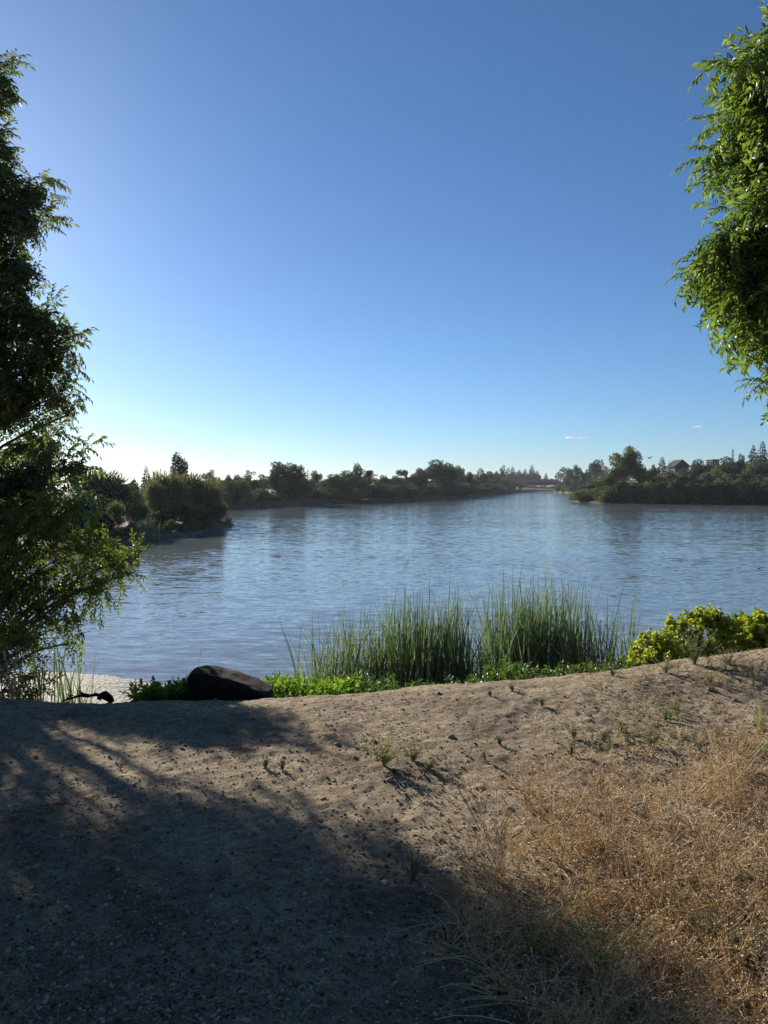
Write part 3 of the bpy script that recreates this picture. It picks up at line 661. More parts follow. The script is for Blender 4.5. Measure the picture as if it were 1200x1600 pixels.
DW = [(790, 1400, .42, .34, 13, (-.5, 0.05), 'dry', 'brown branching dry weed leaning left at the near edge of the patch'),
      (880, 1370, .40, .26, 10, (-.35, 0), 'dry', 'dry reddish weed beside the branching one that leans left'),
      (960, 1330, .34, .28, 9, (.1, 0), 'dry', 'tall dry weed with fine crossing stems in the middle of the patch'),
      (1060, 1300, .34, .3, 9, (.2, 0), 'straw', 'pale straw-coloured dry weed behind the middle of the patch'),
      (1160, 1290, .38, .3, 10, (.3, 0), 'straw', 'pale arching dry weed near the right edge'),
      (1130, 1400, .34, .3, 10, (.1, 0), 'dry', 'thick orange dry weed at the right of the patch'),
      (850, 1290, .25, .22, 9, (-.3, 0), 'dry', 'short dry weed at the far left edge of the patch'),
      (1010, 1460, .30, .26, 9, (0, 0), 'dry', 'dry weed in the shade boundary at the bottom of the patch')]
for i, (u, v, h, s, n, ln, mt, lab) in enumerate(DW):
    r = np.random.default_rng(200 + i); g = Geo(); dry_plant(g, h, s, n, r, ln, twigs=9, seeds=4, st=.0017)
    y = 1.6 * F / (v - 760); x = (u - 600) / F * y; o = g.build('dry_weed', [M[mt]]); o.location = (x, y, float(gz(x, y)) - .005); tag(o, lab, 'dry weed', GD)
weed('weed', 935, 1520, .24, 22, .22, 'prim', 'green leafy weed in the shade at the bottom right', 'weed', 98, 'green weeds in the shade', leaves=12, ll=.014)
weed('weed', 1110, 1480, .22, 26, .3, 'olive', 'dull green weed in half shade at the right, below the orange dry weeds', 'weed', 99, 'green weeds in the shade', leaves=14, ll=.014)
weed('weed', 830, 1500, .16, 14, .16, 'prim', 'small green weed in the shade left of the leafy one', 'weed', 100, 'green weeds in the shade', leaves=10, ll=.012)

# litter: pale flakes and dead leaves; clods and pebbles
r = np.random.default_rng(71); g = Geo(); tp = leaf(1, .3, .35, .25)
def on_ground(n, ulo, uhi, vlo, vhi):
    v = r.uniform(vlo, vhi, n); u = r.uniform(ulo, uhi, n); y = 1.6 * F / (v - 760); x = (u - 600) / F * y
    return u, v, x, y
u, v, x, y = on_ground(5200, 640, 1330, 1180, 1680)
k = np.array([r.random() < .12 + .88 * in_patch(a, b_, r) for a, b_ in zip(u, v)]); x, y = x[k], y[k]
D = r.normal(size=(len(x), 3)); D[:, 2] *= .35
g.inst(tp, rot_from_dir(D, r.uniform(-1, 1, len(x))), np.stack([x, y, gz(x, y) + .004], 1), r.uniform(.006, .018, len(x)))
u, v, x, y = on_ground(500, -60, 1260, 1090, 1640)
D = r.normal(size=(len(x), 3)); D[:, 2] *= .2
g.inst(tp, rot_from_dir(D, r.uniform(-1, 1, len(x))), np.stack([x, y, gz(x, y) + .004], 1), r.uniform(.010, .034, len(x)))
u, v, x, y = on_ground(900, 900, 1260, 1040, 1190)
D = r.normal(size=(len(x), 3)); D[:, 2] *= .3
g.inst(tp, rot_from_dir(D, r.uniform(-1, 1, len(x))), np.stack([x, y, gz(x, y) + .004], 1), r.uniform(.010, .028, len(x)))
u, v, x, y = on_ground(420, -60, 1260, 1090, 1640)      # little broken sticks
for x_, y_ in zip(x, y):
    a = r.uniform(0, 6.28); L_ = r.uniform(.015, .07); t = np.linspace(0, 1, 4); X = x_ + math.cos(a) * L_ * t + .15 * L_ * t * t; Y = y_ + math.sin(a) * L_ * t
    tube(g, np.stack([X, Y, gz(X, Y, False) + .006 + r.uniform(0, .1) * L_ * t], 1), [.0014, .0013, .001, .0007], 3, 0, False)
tag(g.build('leaf_litter', [M['drygrey']]), 'pale dead leaf flakes strewn over the dirt', 'leaf litter', kind='stuff')

phi = (1 + 5 ** .5) / 2
IV = np.array([(-1, phi, 0), (1, phi, 0), (-1, -phi, 0), (1, -phi, 0), (0, -1, phi), (0, 1, phi), (0, -1, -phi), (0, 1, -phi), (phi, 0, -1), (phi, 0, 1), (-phi, 0, -1), (-phi, 0, 1)]) / 1.9
IF = np.array([(0, 11, 5), (0, 5, 1), (0, 1, 7), (0, 7, 10), (0, 10, 11), (1, 5, 9), (5, 11, 4), (11, 10, 2), (10, 7, 6), (7, 1, 8), (3, 9, 4), (3, 4, 2), (3, 2, 6), (3, 6, 8), (3, 8, 9), (4, 9, 5), (2, 4, 11), (6, 2, 10), (8, 6, 7), (9, 8, 1)])
g = Geo(); r = np.random.default_rng(72)
for q in range(6):
    tv = IV * r.uniform(.6, 1.25, (12, 1)) * [1, .8, .6]
    n = 8500; v = 1085 + 560 * r.uniform(0, 1, n) ** 1.0; u = r.uniform(-80, 1280, n); y = 1.6 * F / (v - 760); x = (u - 600) / F * y
    den = .35 + 1.3 * np.maximum(0, vnoise(x * 1.3 + 9, y * 1.3, 12) + .25); kp = r.random(n) < den; x, y = x[kp], y[kp]; n = len(x)
    D = r.normal(size=(n, 3)); D[:, 2] *= .3
    g.inst((tv, IF, np.zeros(20, int)), rot_from_dir(D, r=r), np.stack([x, y, gz(x, y)], 1), np.minimum(.0020 + r.exponential(.0024, n), .015))
m = leaf_mat('clods', [(0.05, 0.04, 0.032), (0.13, 0.105, 0.08), (0.22, 0.18, 0.14), (0.28, 0.23, 0.18), (0.42, 0.36, 0.29)], (1, 1, 1), 0.0, .95, .1)
tag(g.build('gravel', [m]), 'small clods and pebbles scattered over the dirt', 'gravel', kind='stuff')

def rock(name, u, v, s, mat, label, seed, squash=(1, .8, .55), group=None):
    r = np.random.default_rng(seed); import bmesh
    bm = bmesh.new(); bmesh.ops.create_icosphere(bm, subdivisions=3, radius=1)
    k1 = r.uniform(0, 99)
    for vv in bm.verts:
        c = vv.co; f = 1 + .35 * float(vnoise(np.array(c.x * 1.3 + k1), np.array(c.y * 1.3 + c.z), seed)) + .15 * float(vnoise(np.array(c.x * 3 + c.z * 2), np.array(c.y * 3 + k1), seed))
        vv.co = c * f
        for kk in range(3): vv.co[kk] *= squash[kk] * s
    me = bpy.data.meshes.new(name); bm.to_mesh(me); bm.free(); me.materials.append(M[mat])
    p = gpt(u, v); o = bpy.data.objects.new(name, me); COL.objects.link(o); o.location = (p[0], p[1], float(gz(p[0], p[1])) + s * squash[2] * .4); o.rotation_euler = (0, 0, r.uniform(0, 6))
    return tag(o, label, 'stone', group)
GS = 'loose stones on the dirt'
for i, a in enumerate([(697, 1364, .014, 'whitestone', 'bright white pebble at the edge of the tree shadow'), (600, 1380, .014, 'whitestone', 'pale pebble left of the bright white one'),
          (705, 1153, .026, 'stone', 'pale flat stone on open dirt above the pale bushy weed'), (609, 1220, .020, 'stone', 'grey stone just below the pale bushy weed'),
          (527, 1163, .026, 'stone', 'dusty stone left of the pale bushy weed'), (1110, 1080, .026, 'stone', 'pale stone on the foot of the mound'), (1148, 1094, .022, 'stone', 'dark-shadowed stone right of the one at the foot of the mound'),
          (998, 1167, .018, 'stone', 'pale stone left of the grey-green weed'), (1030, 1395, .02, 'whitestone', 'white stone lying within the dry weeds')]):
    rock('stone', *a[:2], a[2], a[3], a[4], 120 + i, group=GS)

# twigs and curled dead leaves
GTW = 'dead twigs and leaves on the dirt'
def twig(pts, rad, label, name='twig', mat='drygrey'):
    P = np.array([gpt(*p) for p in pts]); P[:, 2] = gz(P[:, 0], P[:, 1]) + rad + .003; c = P[0].copy()
    tt = np.linspace(0, len(P) - 1, 12); Q = np.stack([np.interp(tt, range(len(P)), P[:, k]) for k in range(3)], 1) - c
    Q[:, 2] += .012 * np.sin(np.linspace(0, PI, 12))
    g = Geo(); tube(g, Q, np.linspace(rad, rad * .4, 12), 4, 0); o = g.build(name, [M[mat]]); o.location = c
    return tag(o, label, 'twig', GTW)
twig([(760, 1408), (785, 1420), (802, 1440)], .0022, 'pale curved twig above the shaded dead leaves')
twig([(755, 1435), (766, 1455), (790, 1480)], .002, 'pale twig just below the upper curved one')
twig([(690, 1478), (710, 1492), (745, 1500)], .004, 'thick pale twig lying left in the shade')
twig([(1100, 1480), (1112, 1510), (1108, 1560)], .002, 'long pale bent twig at lower right in the shade')
twig([(535, 1400), (550, 1402)], .0035, 'short pale twig in the deep shade at the centre')
twig([(300, 1262), (314, 1248)], .003, 'small pale twig on the sunlit patch at left')
twig([(165, 1320), (190, 1310)], .003, 'pale twig at the shadow edge at far left')
twig([(500, 1390), (510, 1378)], .002, 'pale thin twig in the centre')
twig([(470, 1592), (494, 1576)], .004, 'curved dead leaf stem at the bottom edge')
def deadleaf(u, v, s, rz, label):
    g = Geo(); t = leaf(1, .16, .35, .1); g.add(t[0] * s, t[1]); p = gpt(u, v); o = g.build('dead_leaf', [M['drygrey']]); o.location = (p[0], p[1], float(gz(p[0], p[1])) + .012); o.rotation_euler = (.2, .1, rz)
    tag(o, label, 'dead leaf', GTW)
for a in [(505, 1385, .07, .9, 'long narrow dead leaf pointing up in the centre'), (520, 1390, .06, 2.0, 'dead leaf right of the upright one in the centre'), (888, 1590, .08, 1.2, 'pale dead leaf at the bottom edge right of centre'),
          (735, 1500, .07, .4, 'curled dead leaf beside the thick pale twig'), (460, 1354, .06, .8, 'pale dead leaf at the lit edge of the shadow'), (650, 1445, .05, 2.6, 'dead leaf in the shade below the white pebble'),
          (930, 1560, .09, .1, 'broad dead leaf in the dark at lower right')]: deadleaf(*a)

# ------------------------------------------------------------------ dark boulder
OUT = [(298, 1093), (297, 1050), (301, 1044), (312, 1042), (330, 1043), (340, 1047), (348, 1051), (362, 1054), (372, 1059), (390, 1067), (408, 1075), (424, 1083), (427, 1089), (400, 1100), (340, 1106), (303, 1103)]
dB = 6.05; P2 = np.array([px(u, v, dB) for u, v in OUT])
c = P2.mean(0); rr = np.random.default_rng(3)
outl = []
for a, b_ in zip(P2, np.roll(P2, -1, 0)):
    for t in (0, .25, .5, .75): outl.append(a * (1 - t) + b_ * t)
outl = np.array(outl); n = len(outl)
outl = c + (outl - c) * [.97, 1, .94]
V = []; lay = [(-.17, .0), (-.165, .55), (-.15, .9), (-.11, .985), (-.03, 1.0), (.06, .985), (.15, .93), (.23, .6), (.24, .0)]
for dy, s in lay:
    q = c + (outl - c) * s; q[:, 1] = c[1] + dy + (outl[:, 0] - c[0]) * .05 - .10 * (q[:, 2] - c[2])
    q += ((.05 * vnoise(q[:, 0] * 5 + dy * 9, q[:, 2] * 6 + dy * 7, 6) + .022 * vnoise(q[:, 0] * 14 + dy * 23, q[:, 2] * 14 + dy * 19, 8)) * min(1, s * 2))[:, None] * np.array([.4, 1.0, .5]); V.append(q)
V = np.concatenate(V); Fc = []
for k in range(len(lay) - 1):
    for j in range(n):
        a, b_ = k * n + j, k * n + (j + 1) % n; Fc += [(a, b_, b_ + n), (a, b_ + n, a + n)]
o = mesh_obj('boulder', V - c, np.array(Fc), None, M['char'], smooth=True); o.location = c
tag(o, 'dark angular boulder, steep on the left and sloping right, at the brink', 'boulder')
r = np.random.default_rng(9); g = Geo(); tube(g, np.array([(0, 0, 0), (.008, 0, .06), (.02, 0, .12), (.024, 0, .17)]), .0012, 3)
o = g.build('plant_stalk', [M['olive']]); o.location = px(310, 1044, 6.2); tag(o, 'thin bare stalk rising from behind the dark boulder', 'stalk')

# driftwood at left
r = np.random.default_rng(10); root = empty('driftwood', px(118, 1092, 6.0)); base = px(118, 1092, 6.0)
def dpath(g, pts, r0, r1): P = np.array([px(u, v, 6.0 + k * .02) for k, (u, v) in enumerate(pts)]) - base; tube(g, P, np.linspace(r0, r1, len(P)), 6)
g = Geo(); dpath(g, [(98, 1095), (112, 1091), (125, 1087), (138, 1088), (150, 1085), (162, 1090), (172, 1094)], .007, .02); dpath(g, [(140, 1087), (130, 1084), (125, 1081)], .012, .006); g.build('log', M['char'], root, True)
g = Geo(); dpath(g, [(154, 1093), (158, 1086), (164, 1083), (171, 1089), (174, 1096)], .018, .026); g.build('stub', M['char'], root, True)
g = Geo(); dpath(g, [(104, 1092), (112, 1086), (118, 1088)], .006, .003); g.build('branch', M['char'], root, True)
for pts_ in ([(112, 1090), (104, 1084), (100, 1076)], [(146, 1086), (150, 1078), (158, 1073)], [(130, 1087), (120, 1078)]): g = Geo(); dpath(g, pts_, .004, .0018); g.build('branch', M['char'], root, True)
tag(root, 'dark piece of driftwood with a knobbly end on the left brink', 'driftwood')

# scum on the shallow water at left; its shimmer is painted as pale flecks
m, nt, N, L = newmat('floating_scum'); tc = N.new('ShaderNodeTexCoord')
n = N.new('ShaderNodeTexNoise'); n.inputs['Scale'].default_value = 14; n.inputs['Detail'].default_value = 8; L.new(tc.outputs['Object'], n.inputs[0])
rp = ramp(N, [(.38, (.03, .03, .025)), (.5, (.14, .13, .11)), (.62, (.40, .37, .33))]); L.new(n.outputs[0], rp.inputs[0])
b = N.new('ShaderNodeBsdfPrincipled'); b.inputs['Roughness'].default_value = .7; b.inputs['Specular IOR Level'].default_value = .12; L.new(rp.outputs[0], b.inputs['Base Color'])
bp = N.new('ShaderNodeBump'); bp.inputs['Strength'].default_value = .8; bp.inputs['Distance'].default_value = .02; L.new(n.outputs[0], bp.inputs['Height']); L.new(bp.outputs[0], b.inputs['Normal'])
o = N.new('ShaderNodeOutputMaterial'); L.new(b.outputs[0], o.inputs[0]); M['scum'] = m
pts = [(-200, 1052), (0, 1050), (90, 1052), (150, 1056), (205, 1063), (235, 1070), (262, 1078), (270, 1100), (230, 1125), (-200, 1125)]
P = []
for a, b_ in zip(pts, pts[1:] + pts[:1]):
    for t in np.linspace(0, 1, 8, endpoint=False):
        u = a[0] * (1 - t) + b_[0] * t; v = a[1] * (1 - t) + b_[1] * t; d = wd(v); P.append(((u - 600) / F * d + rng.normal() * .04, d + rng.normal() * .06, .006))
P = np.array(P); c = P.mean(0); V = np.vstack([P, c]); n = len(P); Fc = np.array([(j, (j + 1) % n, n) for j in range(n)])
tag(mesh_obj('algae_film', V - c, Fc, None, M['scum']), 'pale film of algae with painted glitter on the shallow water behind the driftwood', 'algae', kind='stuff').location = c

# ------------------------------------------------------------------ distant tree prototypes (10 m tall)
def card():  # a small cluster of leaves
    return (np.array([[0, 0, 0], [.55, .38, .08], [1, 0, -.12], [.5, -.4, .1], [.5, 0, -.05]]), np.array([(0, 4, 1), (1, 4, 2), (0, 3, 4), (3, 2, 4)]), np.zeros(4, int))
CARD = card()
def far_crown(g, blobs, dens, size, r, droop=.1):
    for c, rad, k in blobs:
        n = int(dens * k * (rad[0] * rad[1] * rad[2]) ** (2 / 3)) + 6
        D = r.normal(size=(n, 3)); D /= np.linalg.norm(D, axis=1)[:, None]; q = r.uniform(.25, 1.12, n)[:, None] ** .6
        T = np.array(c) + D * np.array(rad) * q; D2 = D + r.normal(size=(n, 3)) * .6; D2[:, 2] -= droop
        g.inst(CARD, rot_from_dir(D2, r.uniform(-1.5, 1.5, n)), T, r.uniform(.5, 1.3, n) * size)
PROTO = {}
def proto(kind, variant):
    key = (kind, variant)
    if key in PROTO: return PROTO[key]
    r = np.random.default_rng(abs(hash(kind)) % 1 + sum(map(ord, kind)) * 7 + variant * 101)
    tg, cg = Geo(), Geo(); bl = []
    if kind == 'round':
        for _ in range(16): bl.append(((r.normal() * 2.0, r.normal() * 2.0, r.uniform(3.6, 8.2)), tuple(r.uniform(1.1, 2.0, 3) * [1, 1, .75]), 1))
        bl.append(((0, 0, 8.6), (1.5, 1.5, 1.1), 1)); bl.append(((0, 0, 6.2), (2.8, 2.8, 2.2), .8)); hb = 2.2
    elif kind == 'wide':
        for _ in range(20): a = r.uniform(0, 6.28); q = r.uniform(0, 4.2); bl.append(((math.cos(a) * q, math.sin(a) * q, 8.2 - .28 * q - r.uniform(0, 3.4)), tuple(r.uniform(1.3, 2.0, 3) * [1, 1, .7]), 1))
        bl.append(((0, 0, 9), (1.5, 1.5, .9), 1)); hb = 2.5
    elif kind == 'airy':
        for _ in range(11): bl.append(((r.normal() * 1.7, r.normal() * 1.7, r.uniform(4.4, 9)), tuple(r.uniform(.7, 1.25, 3) * [1.1, 1.1, .7]), .75))
        bl.append(((0, 0, 9.4), (.8, .8, .6), .8)); hb = 3.5
    elif kind == 'tall':
        for k in range(15): z = 2.5 + 7 * k / 14; bl.append(((r.normal() * .75, r.normal() * .75, z), tuple(r.uniform(.8, 1.3, 3) * (1.25 if 3.5 < z < 8 else .8)), 1))
        hb = 2
    elif kind == 'flat':
        for _ in range(8): bl.append(((r.normal() * 1.1, r.normal() * 1.1, r.uniform(7.8, 9.2)), (1.1, 1.1, .85), .9))
        hb = 7
    elif kind in ('bush', 'feather'):
        for _ in range(12 if kind == 'bush' else 16):
            a = r.uniform(0, 6.28); q = r.uniform(0, 3.6); bl.append(((math.cos(a) * q, math.sin(a) * q, r.uniform(1.5, 8.2 - q * .9)), tuple(r.uniform(1.4, 2.3, 3)), 1))
        hb = .5
    size = .42
    if kind in ('round', 'wide', 'airy', 'tall', 'flat'):
        limbs(tg, (0, 0, -.3), (r.normal() * .3, r.normal() * .3, 8 if kind != 'flat' else 8.6), bl[::2], .22, r)
        far_crown(cg, bl, 165, size, r)
    elif kind == 'bush':
        limbs(tg, (0, 0, -.3), (0, 0, 6), bl[::3], .25, r); far_crown(cg, bl, 100, .58, r)
    elif kind == 'feather':     # fine upright sprays
        limbs(tg, (0, 0, -.3), (0, 0, 7), bl[::2], .15, r)
        sp = (np.array([[0, 0, 0], [.5, .07, .03], [1, 0, 0], [.5, -.07, .03], [.5, 0, -.01]]), CARD[1], CARD[2])
        for c, rad, k in bl:
            n = 300; D = r.normal(size=(n, 3)); D /= np.linalg.norm(D, axis=1)[:, None]
            T = np.array(c) + D * np.array(rad) * r.uniform(.2, 1, n)[:, None]; D2 = D * .8 + [0, 0, .9] + r.normal(size=(n, 3)) * .3
            cg.inst(sp, rot_from_dir(D2, r.uniform(-1.5, 1.5, n)), T, r.uniform(.5, 1.5, n))
    elif kind in ('conifer', 'thin'):
        tube(tg, np.array([(0, 0, -.3), (0, 0, 5), (0, 0, 9.9)]), [.18, .1, .03], 6)
        wid = 2.1 if kind == 'conifer' else 1.2
        for k in range(34 if kind == 'conifer' else 26):
            z = 1.2 + 8.6 * (k / 33 if kind == 'conifer' else k / 25); rad = wid * (1 - (z - 1) / 9.2) + .12
            n = 26 if kind == 'conifer' else 12; a = r.uniform(0, 6.28, n); q = r.uniform(.15, 1, n) * rad * r.uniform(.75, 1.1)
            T = np.stack([np.cos(a) * q, np.sin(a) * q, z - .22 * q + r.normal(size=n) * .08], 1); D = np.stack([np.cos(a), np.sin(a), r.uniform(-.5, .1, n)], 1)
            cg.inst(CARD, rot_from_dir(D, r.uniform(-.6, .6, n)), T, r.uniform(.35, .75, n) * min(1, .15 + rad / 1.1))
    elif kind == 'palm':
        tube(tg, np.array([(0, 0, -.3), (.1, 0, 3), (.05, 0, 6), (.1, 0, 8)]), [.3, .24, .22, .28], 8)
        for _ in range(46):
            a = r.uniform(0, 6.28); el = r.uniform(-1.0, 1.5); t = np.linspace(0, 1, 7)
            P = np.stack([np.cos(a) * math.cos(el) * 1.7 * t, np.sin(a) * math.cos(el) * 1.7 * t, 8.3 + 1.6 * math.sin(el) * t - .5 * math.cos(el) * t ** 2], 1); sd = np.array([-math.sin(a), math.cos(a), 0])
            for i in range(6):
                for s in (-1, 1):
                    D = (P[i + 1] - P[i]); D = D / np.linalg.norm(D) * .6 + sd * s * .8 + [0, 0, -.25]
                    cg.inst((CARD[0] * [1, .25, 1], CARD[1], CARD[2]), rot_from_dir(np.array([D, D]), np.array([0., .5])), np.array([P[i], (P[i] + P[i + 1]) / 2]), np.array([.6, .6]))
    t = tg.build('trunk', M['bark'], None, True); c = cg.build('crown', [M['far'], M['twig']])
    tm, cm = t.data, c.data; bpy.data.objects.remove(t); bpy.data.objects.remove(c)
    PROTO[key] = (tm, cm); return PROTO[key]
CM = {}
def crown_mesh(kind, var, mat):
    k = (kind, var, mat)
    if k not in CM:
        me = proto(kind, var)[1]
        if me.materials[0] != M[mat]: me = me.copy(); me.materials[0] = M[mat]
        CM[k] = me
    return CM[k]
WIDTH = dict(round=7.0, wide=10.5, airy=6.0, tall=4.2, flat=4.0, bush=9.5, feather=9.0, conifer=4.0, thin=2.3, palm=3.8)
SZ = {}
def size_of(kind, var):
    if (kind, var) not in SZ:
        me = proto(kind, var)[1]; a = np.empty(len(me.vertices) * 3); me.vertices.foreach_get('co', a); a = a.reshape(-1, 3)
        SZ[kind, var] = (np.percentile(a[:, 0], 98) - np.percentile(a[:, 0], 2), np.percentile(a[:, 2], 99.7))
    return SZ[kind, var]
cntv = {}
def far_tree(kind, u, vtop, wpx, d, zb, mat, label, group, name=None, zrot=None):
    cntv[kind] = cntv.get(kind, 0) + 1; var = cntv[kind] % 3 if kind not in ('palm', 'flat') else 0
    ztop = CAMZ + (760 - vtop) / F * d; W_, H_ = size_of(kind, var); h = (ztop - zb) / H_; wsc = wpx / F * d / W_ * (1.5 if kind in ('conifer', 'thin') else 1.12)
    nm = name or {'conifer': 'conifer', 'thin': 'conifer', 'palm': 'palm_tree', 'bush': 'bush', 'feather': 'feathery_shrub'}.get(kind, 'broadleaf_tree')
    root = empty(nm, ((u - 600) / F * d, d, zb), rng.uniform(0, 6.28)); root.scale = (wsc, wsc, h)
    for part, me in (('trunk', proto(kind, var)[0]), ('crown', crown_mesh(kind, var, mat))):
        o = bpy.data.objects.new(part, me); COL.objects.link(o); o.parent = root
    return tag(root, label, 'bush' if kind in ('bush', 'feather') else 'tree', group)

LM = [(160, 'the broad dark shrub'), (177, 'the narrow pale willow shrub'), (228, 'the dark reed clump'), (240, 'the leftmost feathery shrub'), (268, 'the tall feathery shrub'), (300, 'the right feathery shrub'), (331, 'the airy umbrella-shaped tree'), (357, 'the narrow dark tree by it'), (387, 'the tallest thin-crowned tree'), (409, 'the loose tree by the clearing'), (455, 'the tallest leafy far tree'), (493, 'the light green rounded tree'), (521, 'the dark spreading tree'), (541, 'the dark domed tree'), (558, 'the slim tall tree'), (577, 'the palm'),
      (627, 'the flat-topped tree'), (659, 'the upright tree'), (682, 'the biggest domed tree'), (715, 'the greener tree'), (751, 'the first conifer'), (787, 'the ragged tree by the bridge'), (811, 'the middle of the bridge'), (853, 'the lone conifer'), (876, 'the right bridge end'), (899, 'the tallest tree by the bridge end'), (931, 'the big round tree'),
      (952, 'the low left end of the island'), (982, 'the tallest island tree'), (1021, 'the small dark island tree'), (1065, 'the gabled house'), (1118, 'the flat-roofed building'), (1144, 'the mast'), (1176, 'the left big conifer'), (1190, 'the tallest conifer')]
USED = set()
def near_label(thing_, u, where):
    for u0, nm in sorted(LM, key=lambda q: abs(q[0] - u)):
        side = 'below' if abs(u - u0) < 4 else ('left of' if u < u0 else 'right of')
        lab = '%s %s %s, %s' % (thing_, side, nm, where)
        if lab not in USED: USED.add(lab); return lab
GF = 'trees along the far shore'
FT = [  # kind, u, vtop, width, extra depth behind shore, material, label
 ('airy', 331, 734, 30, 22, 'far', 'airy umbrella-shaped tree on the far shore just right of the spit shrubs'),
 ('tall', 357, 742, 12, 25, 'far', 'narrow dark tree on the far shore right of the airy umbrella-shaped one'),
 ('round', 372, 742, 18, 28, 'far', 'small round-topped dark tree between two narrow ones on the far shore'),
 ('airy', 387, 735, 20, 26, 'far', 'tallest thin-crowned tree left of the grassy clearing on the far shore'),
 ('airy', 409, 741, 26, 26, 'far', 'loose tree over the pale grassy clearing on the far shore'),
 ('round', 428, 736, 22, 12, 'far', 'rounded tree hugging the left flank of the tall twin-topped tree'),
 ('tall', 440, 726, 26, 9, 'far', 'left top of the tall twin-topped trees on the left far shore'),
 ('tall', 455, 722, 34, 8, 'far', 'tallest leafy tree of the left far shore'),
 ('round', 473, 745, 36, 6, 'far', 'dark wide tree at the right foot of the tallest tree on the left far shore'),
 ('thin', 468, 728, 7, 30, 'conifer', 'thin spire peeking out right of the tallest tree on the left far shore'),
 ('thin', 481, 734, 12, 40, 'conifer', 'small conical tree left of the light green rounded tree'),
 ('round', 493, 736, 20, 45, 'farlight', 'light green rounded tree behind the far shore gap'),
 ('wide', 521, 742, 34, 10, 'far', 'dark low spreading tree left of the slim tall one near the palm'),
 ('wide', 541, 736, 34, 14, 'far', 'dark domed tree touching the slim tall tree near the palm'),
 ('tall', 558, 725, 19, 30, 'far', 'slim tall tree just left of the palm on the far shore'),
 ('palm', 577, 735, 17, 22, 'conifer', 'palm tree with a round frond head on the far shore'),
 ('round', 566, 752, 16, 8, 'far', 'low tree at the foot of the palm'),
 ('round', 597, 743, 20, 22, 'far', 'small rounded tree first right of the palm'),
 ('thin', 603, 741, 7, 45, 'conifer', 'tiny spire rising right of the palm'),
 ('wide', 618, 744, 28, 22, 'far', 'broad low tree beneath the flat-topped one'),
 ('flat', 627, 734, 14, 26, 'far', 'flat-topped tree on a slim trunk on the far shore'),
 ('round', 645, 741, 26, 24, 'far', 'rounded tree between the flat-topped tree and the biggest domed tree'),
 ('tall', 659, 732, 18, 30, 'far', 'upright tree at the left shoulder of the biggest domed tree'),
 ('wide', 682, 720, 42, 30, 'far', 'biggest domed tree in the middle of the far shore'),
 ('round', 699, 724, 24, 34, 'far', 'tree forming the right shoulder of the biggest domed tree'),
 ('wide', 690, 748, 40, 16, 'far', 'dark low tree in front of the biggest domed tree'),
 ('round', 715, 728, 26, 30, 'farlight', 'greener tree right of the biggest domed tree'),
 ('round', 733, 738, 24, 34, 'far', 'small tree before the group of conifers by the bridge'),
 ('conifer', 751, 731, 18, 60, 'conifer', 'first conifer left of the bridge'),
 ('round', 764, 737, 26, 60, 'far', 'dark rounded tree behind the left bridge end'),
 ('airy', 787, 727, 13, 90, 'conifer', 'ragged open-topped tree above the left bridge end'),
]
for i, (k, u, vt, wpx_, ex, mt, lab) in enumerate(FT):
    d = float(shore_d(u)) + ex; far_tree(k, u, vt, wpx_, d, far_z(d, u) - .1, mt, lab, GF)
GC = 'conifers beyond the bridge'
for i, (u, vt, wp, lab) in enumerate([(776, 736, 12, 'low conifer directly left of the ragged open-topped tree'), (801, 729, 11, 'pointed conifer right of the ragged tree above the bridge'), (811, 734, 11, 'second conifer right of the ragged tree above the bridge'),
        (820, 733, 11, 'blunt conifer over the middle of the bridge'), (831, 727, 11, 'tallest conifer over the middle of the bridge'), (839, 735, 10, 'conifer just right of the tallest one over the bridge'), (853, 739, 7, 'lone small conifer over the right part of the bridge'), (792, 737, 12, 'dense conifer at the left bridge end')]):
    far_tree('conifer', u, vt, wp, 720 + 10 * (i % 3), 2.4, 'conifer', lab, GC)
GR = 'trees beyond the right end of the bridge'
for i, (k, u, vt, wp, mt, lab) in enumerate([('airy', 876, 733, 16, 'far', 'airy tree at the right bridge end'), ('tall', 888, 730, 12, 'far', 'narrow tree second from the right bridge end'), ('round', 899, 727, 17, 'far', 'taller dark tree third from the right bridge end'),
        ('tall', 910, 736, 10, 'far', 'small narrow tree left of the island oak'), ('round', 931, 719, 28, 'far', 'large dark round tree seen left of the tall island tree'), ('round', 918, 734, 20, 'far', 'low dark tree at the left flank of the large round one')]):
    far_tree(k, u, vt, wp, float(shore_d(u)) + 14 + 5 * i, 1.4, mt, lab, GR)

# shrubs filling in below the far trees
r = np.random.default_rng(90); GB = 'bushes along the far bank'
for i in range(62):
    u = 325 + 470 * (i + r.uniform(0, 1)) / 62
    if 412 < u < 434 or 498 < u < 512 and i % 2: continue
    ex = r.uniform(3, 20); d = float(shore_d(u)) + ex; base = far_z(d, u) - .1; hh = r.uniform(2.0, 4.2)
    if 405 < u < 445 or 488 < u < 508: hh *= .45
    vt = 760 - (base + hh - CAMZ) * F / d
    far_tree('bush', u, vt, r.uniform(18, 32), d, base, ['far', 'far', 'farlight', 'farolive'][i % 4], near_label(['dark shrub', 'dense dark shrub', 'greener shrub', 'olive shrub'][i % 4], u, 'on the far bank'), GB)
for i in range(34):
    u = 330 + 480 * (i + r.uniform(0, 1)) / 34; d = float(shore_d(u)) + r.uniform(50, 90); vt = r.uniform(745, 751)
    far_tree('round', u, vt, r.uniform(30, 42), d, far_z(d, u) - .1, 'far', near_label('background tree', u, 'in the far back row'), 'background trees behind the far shore')
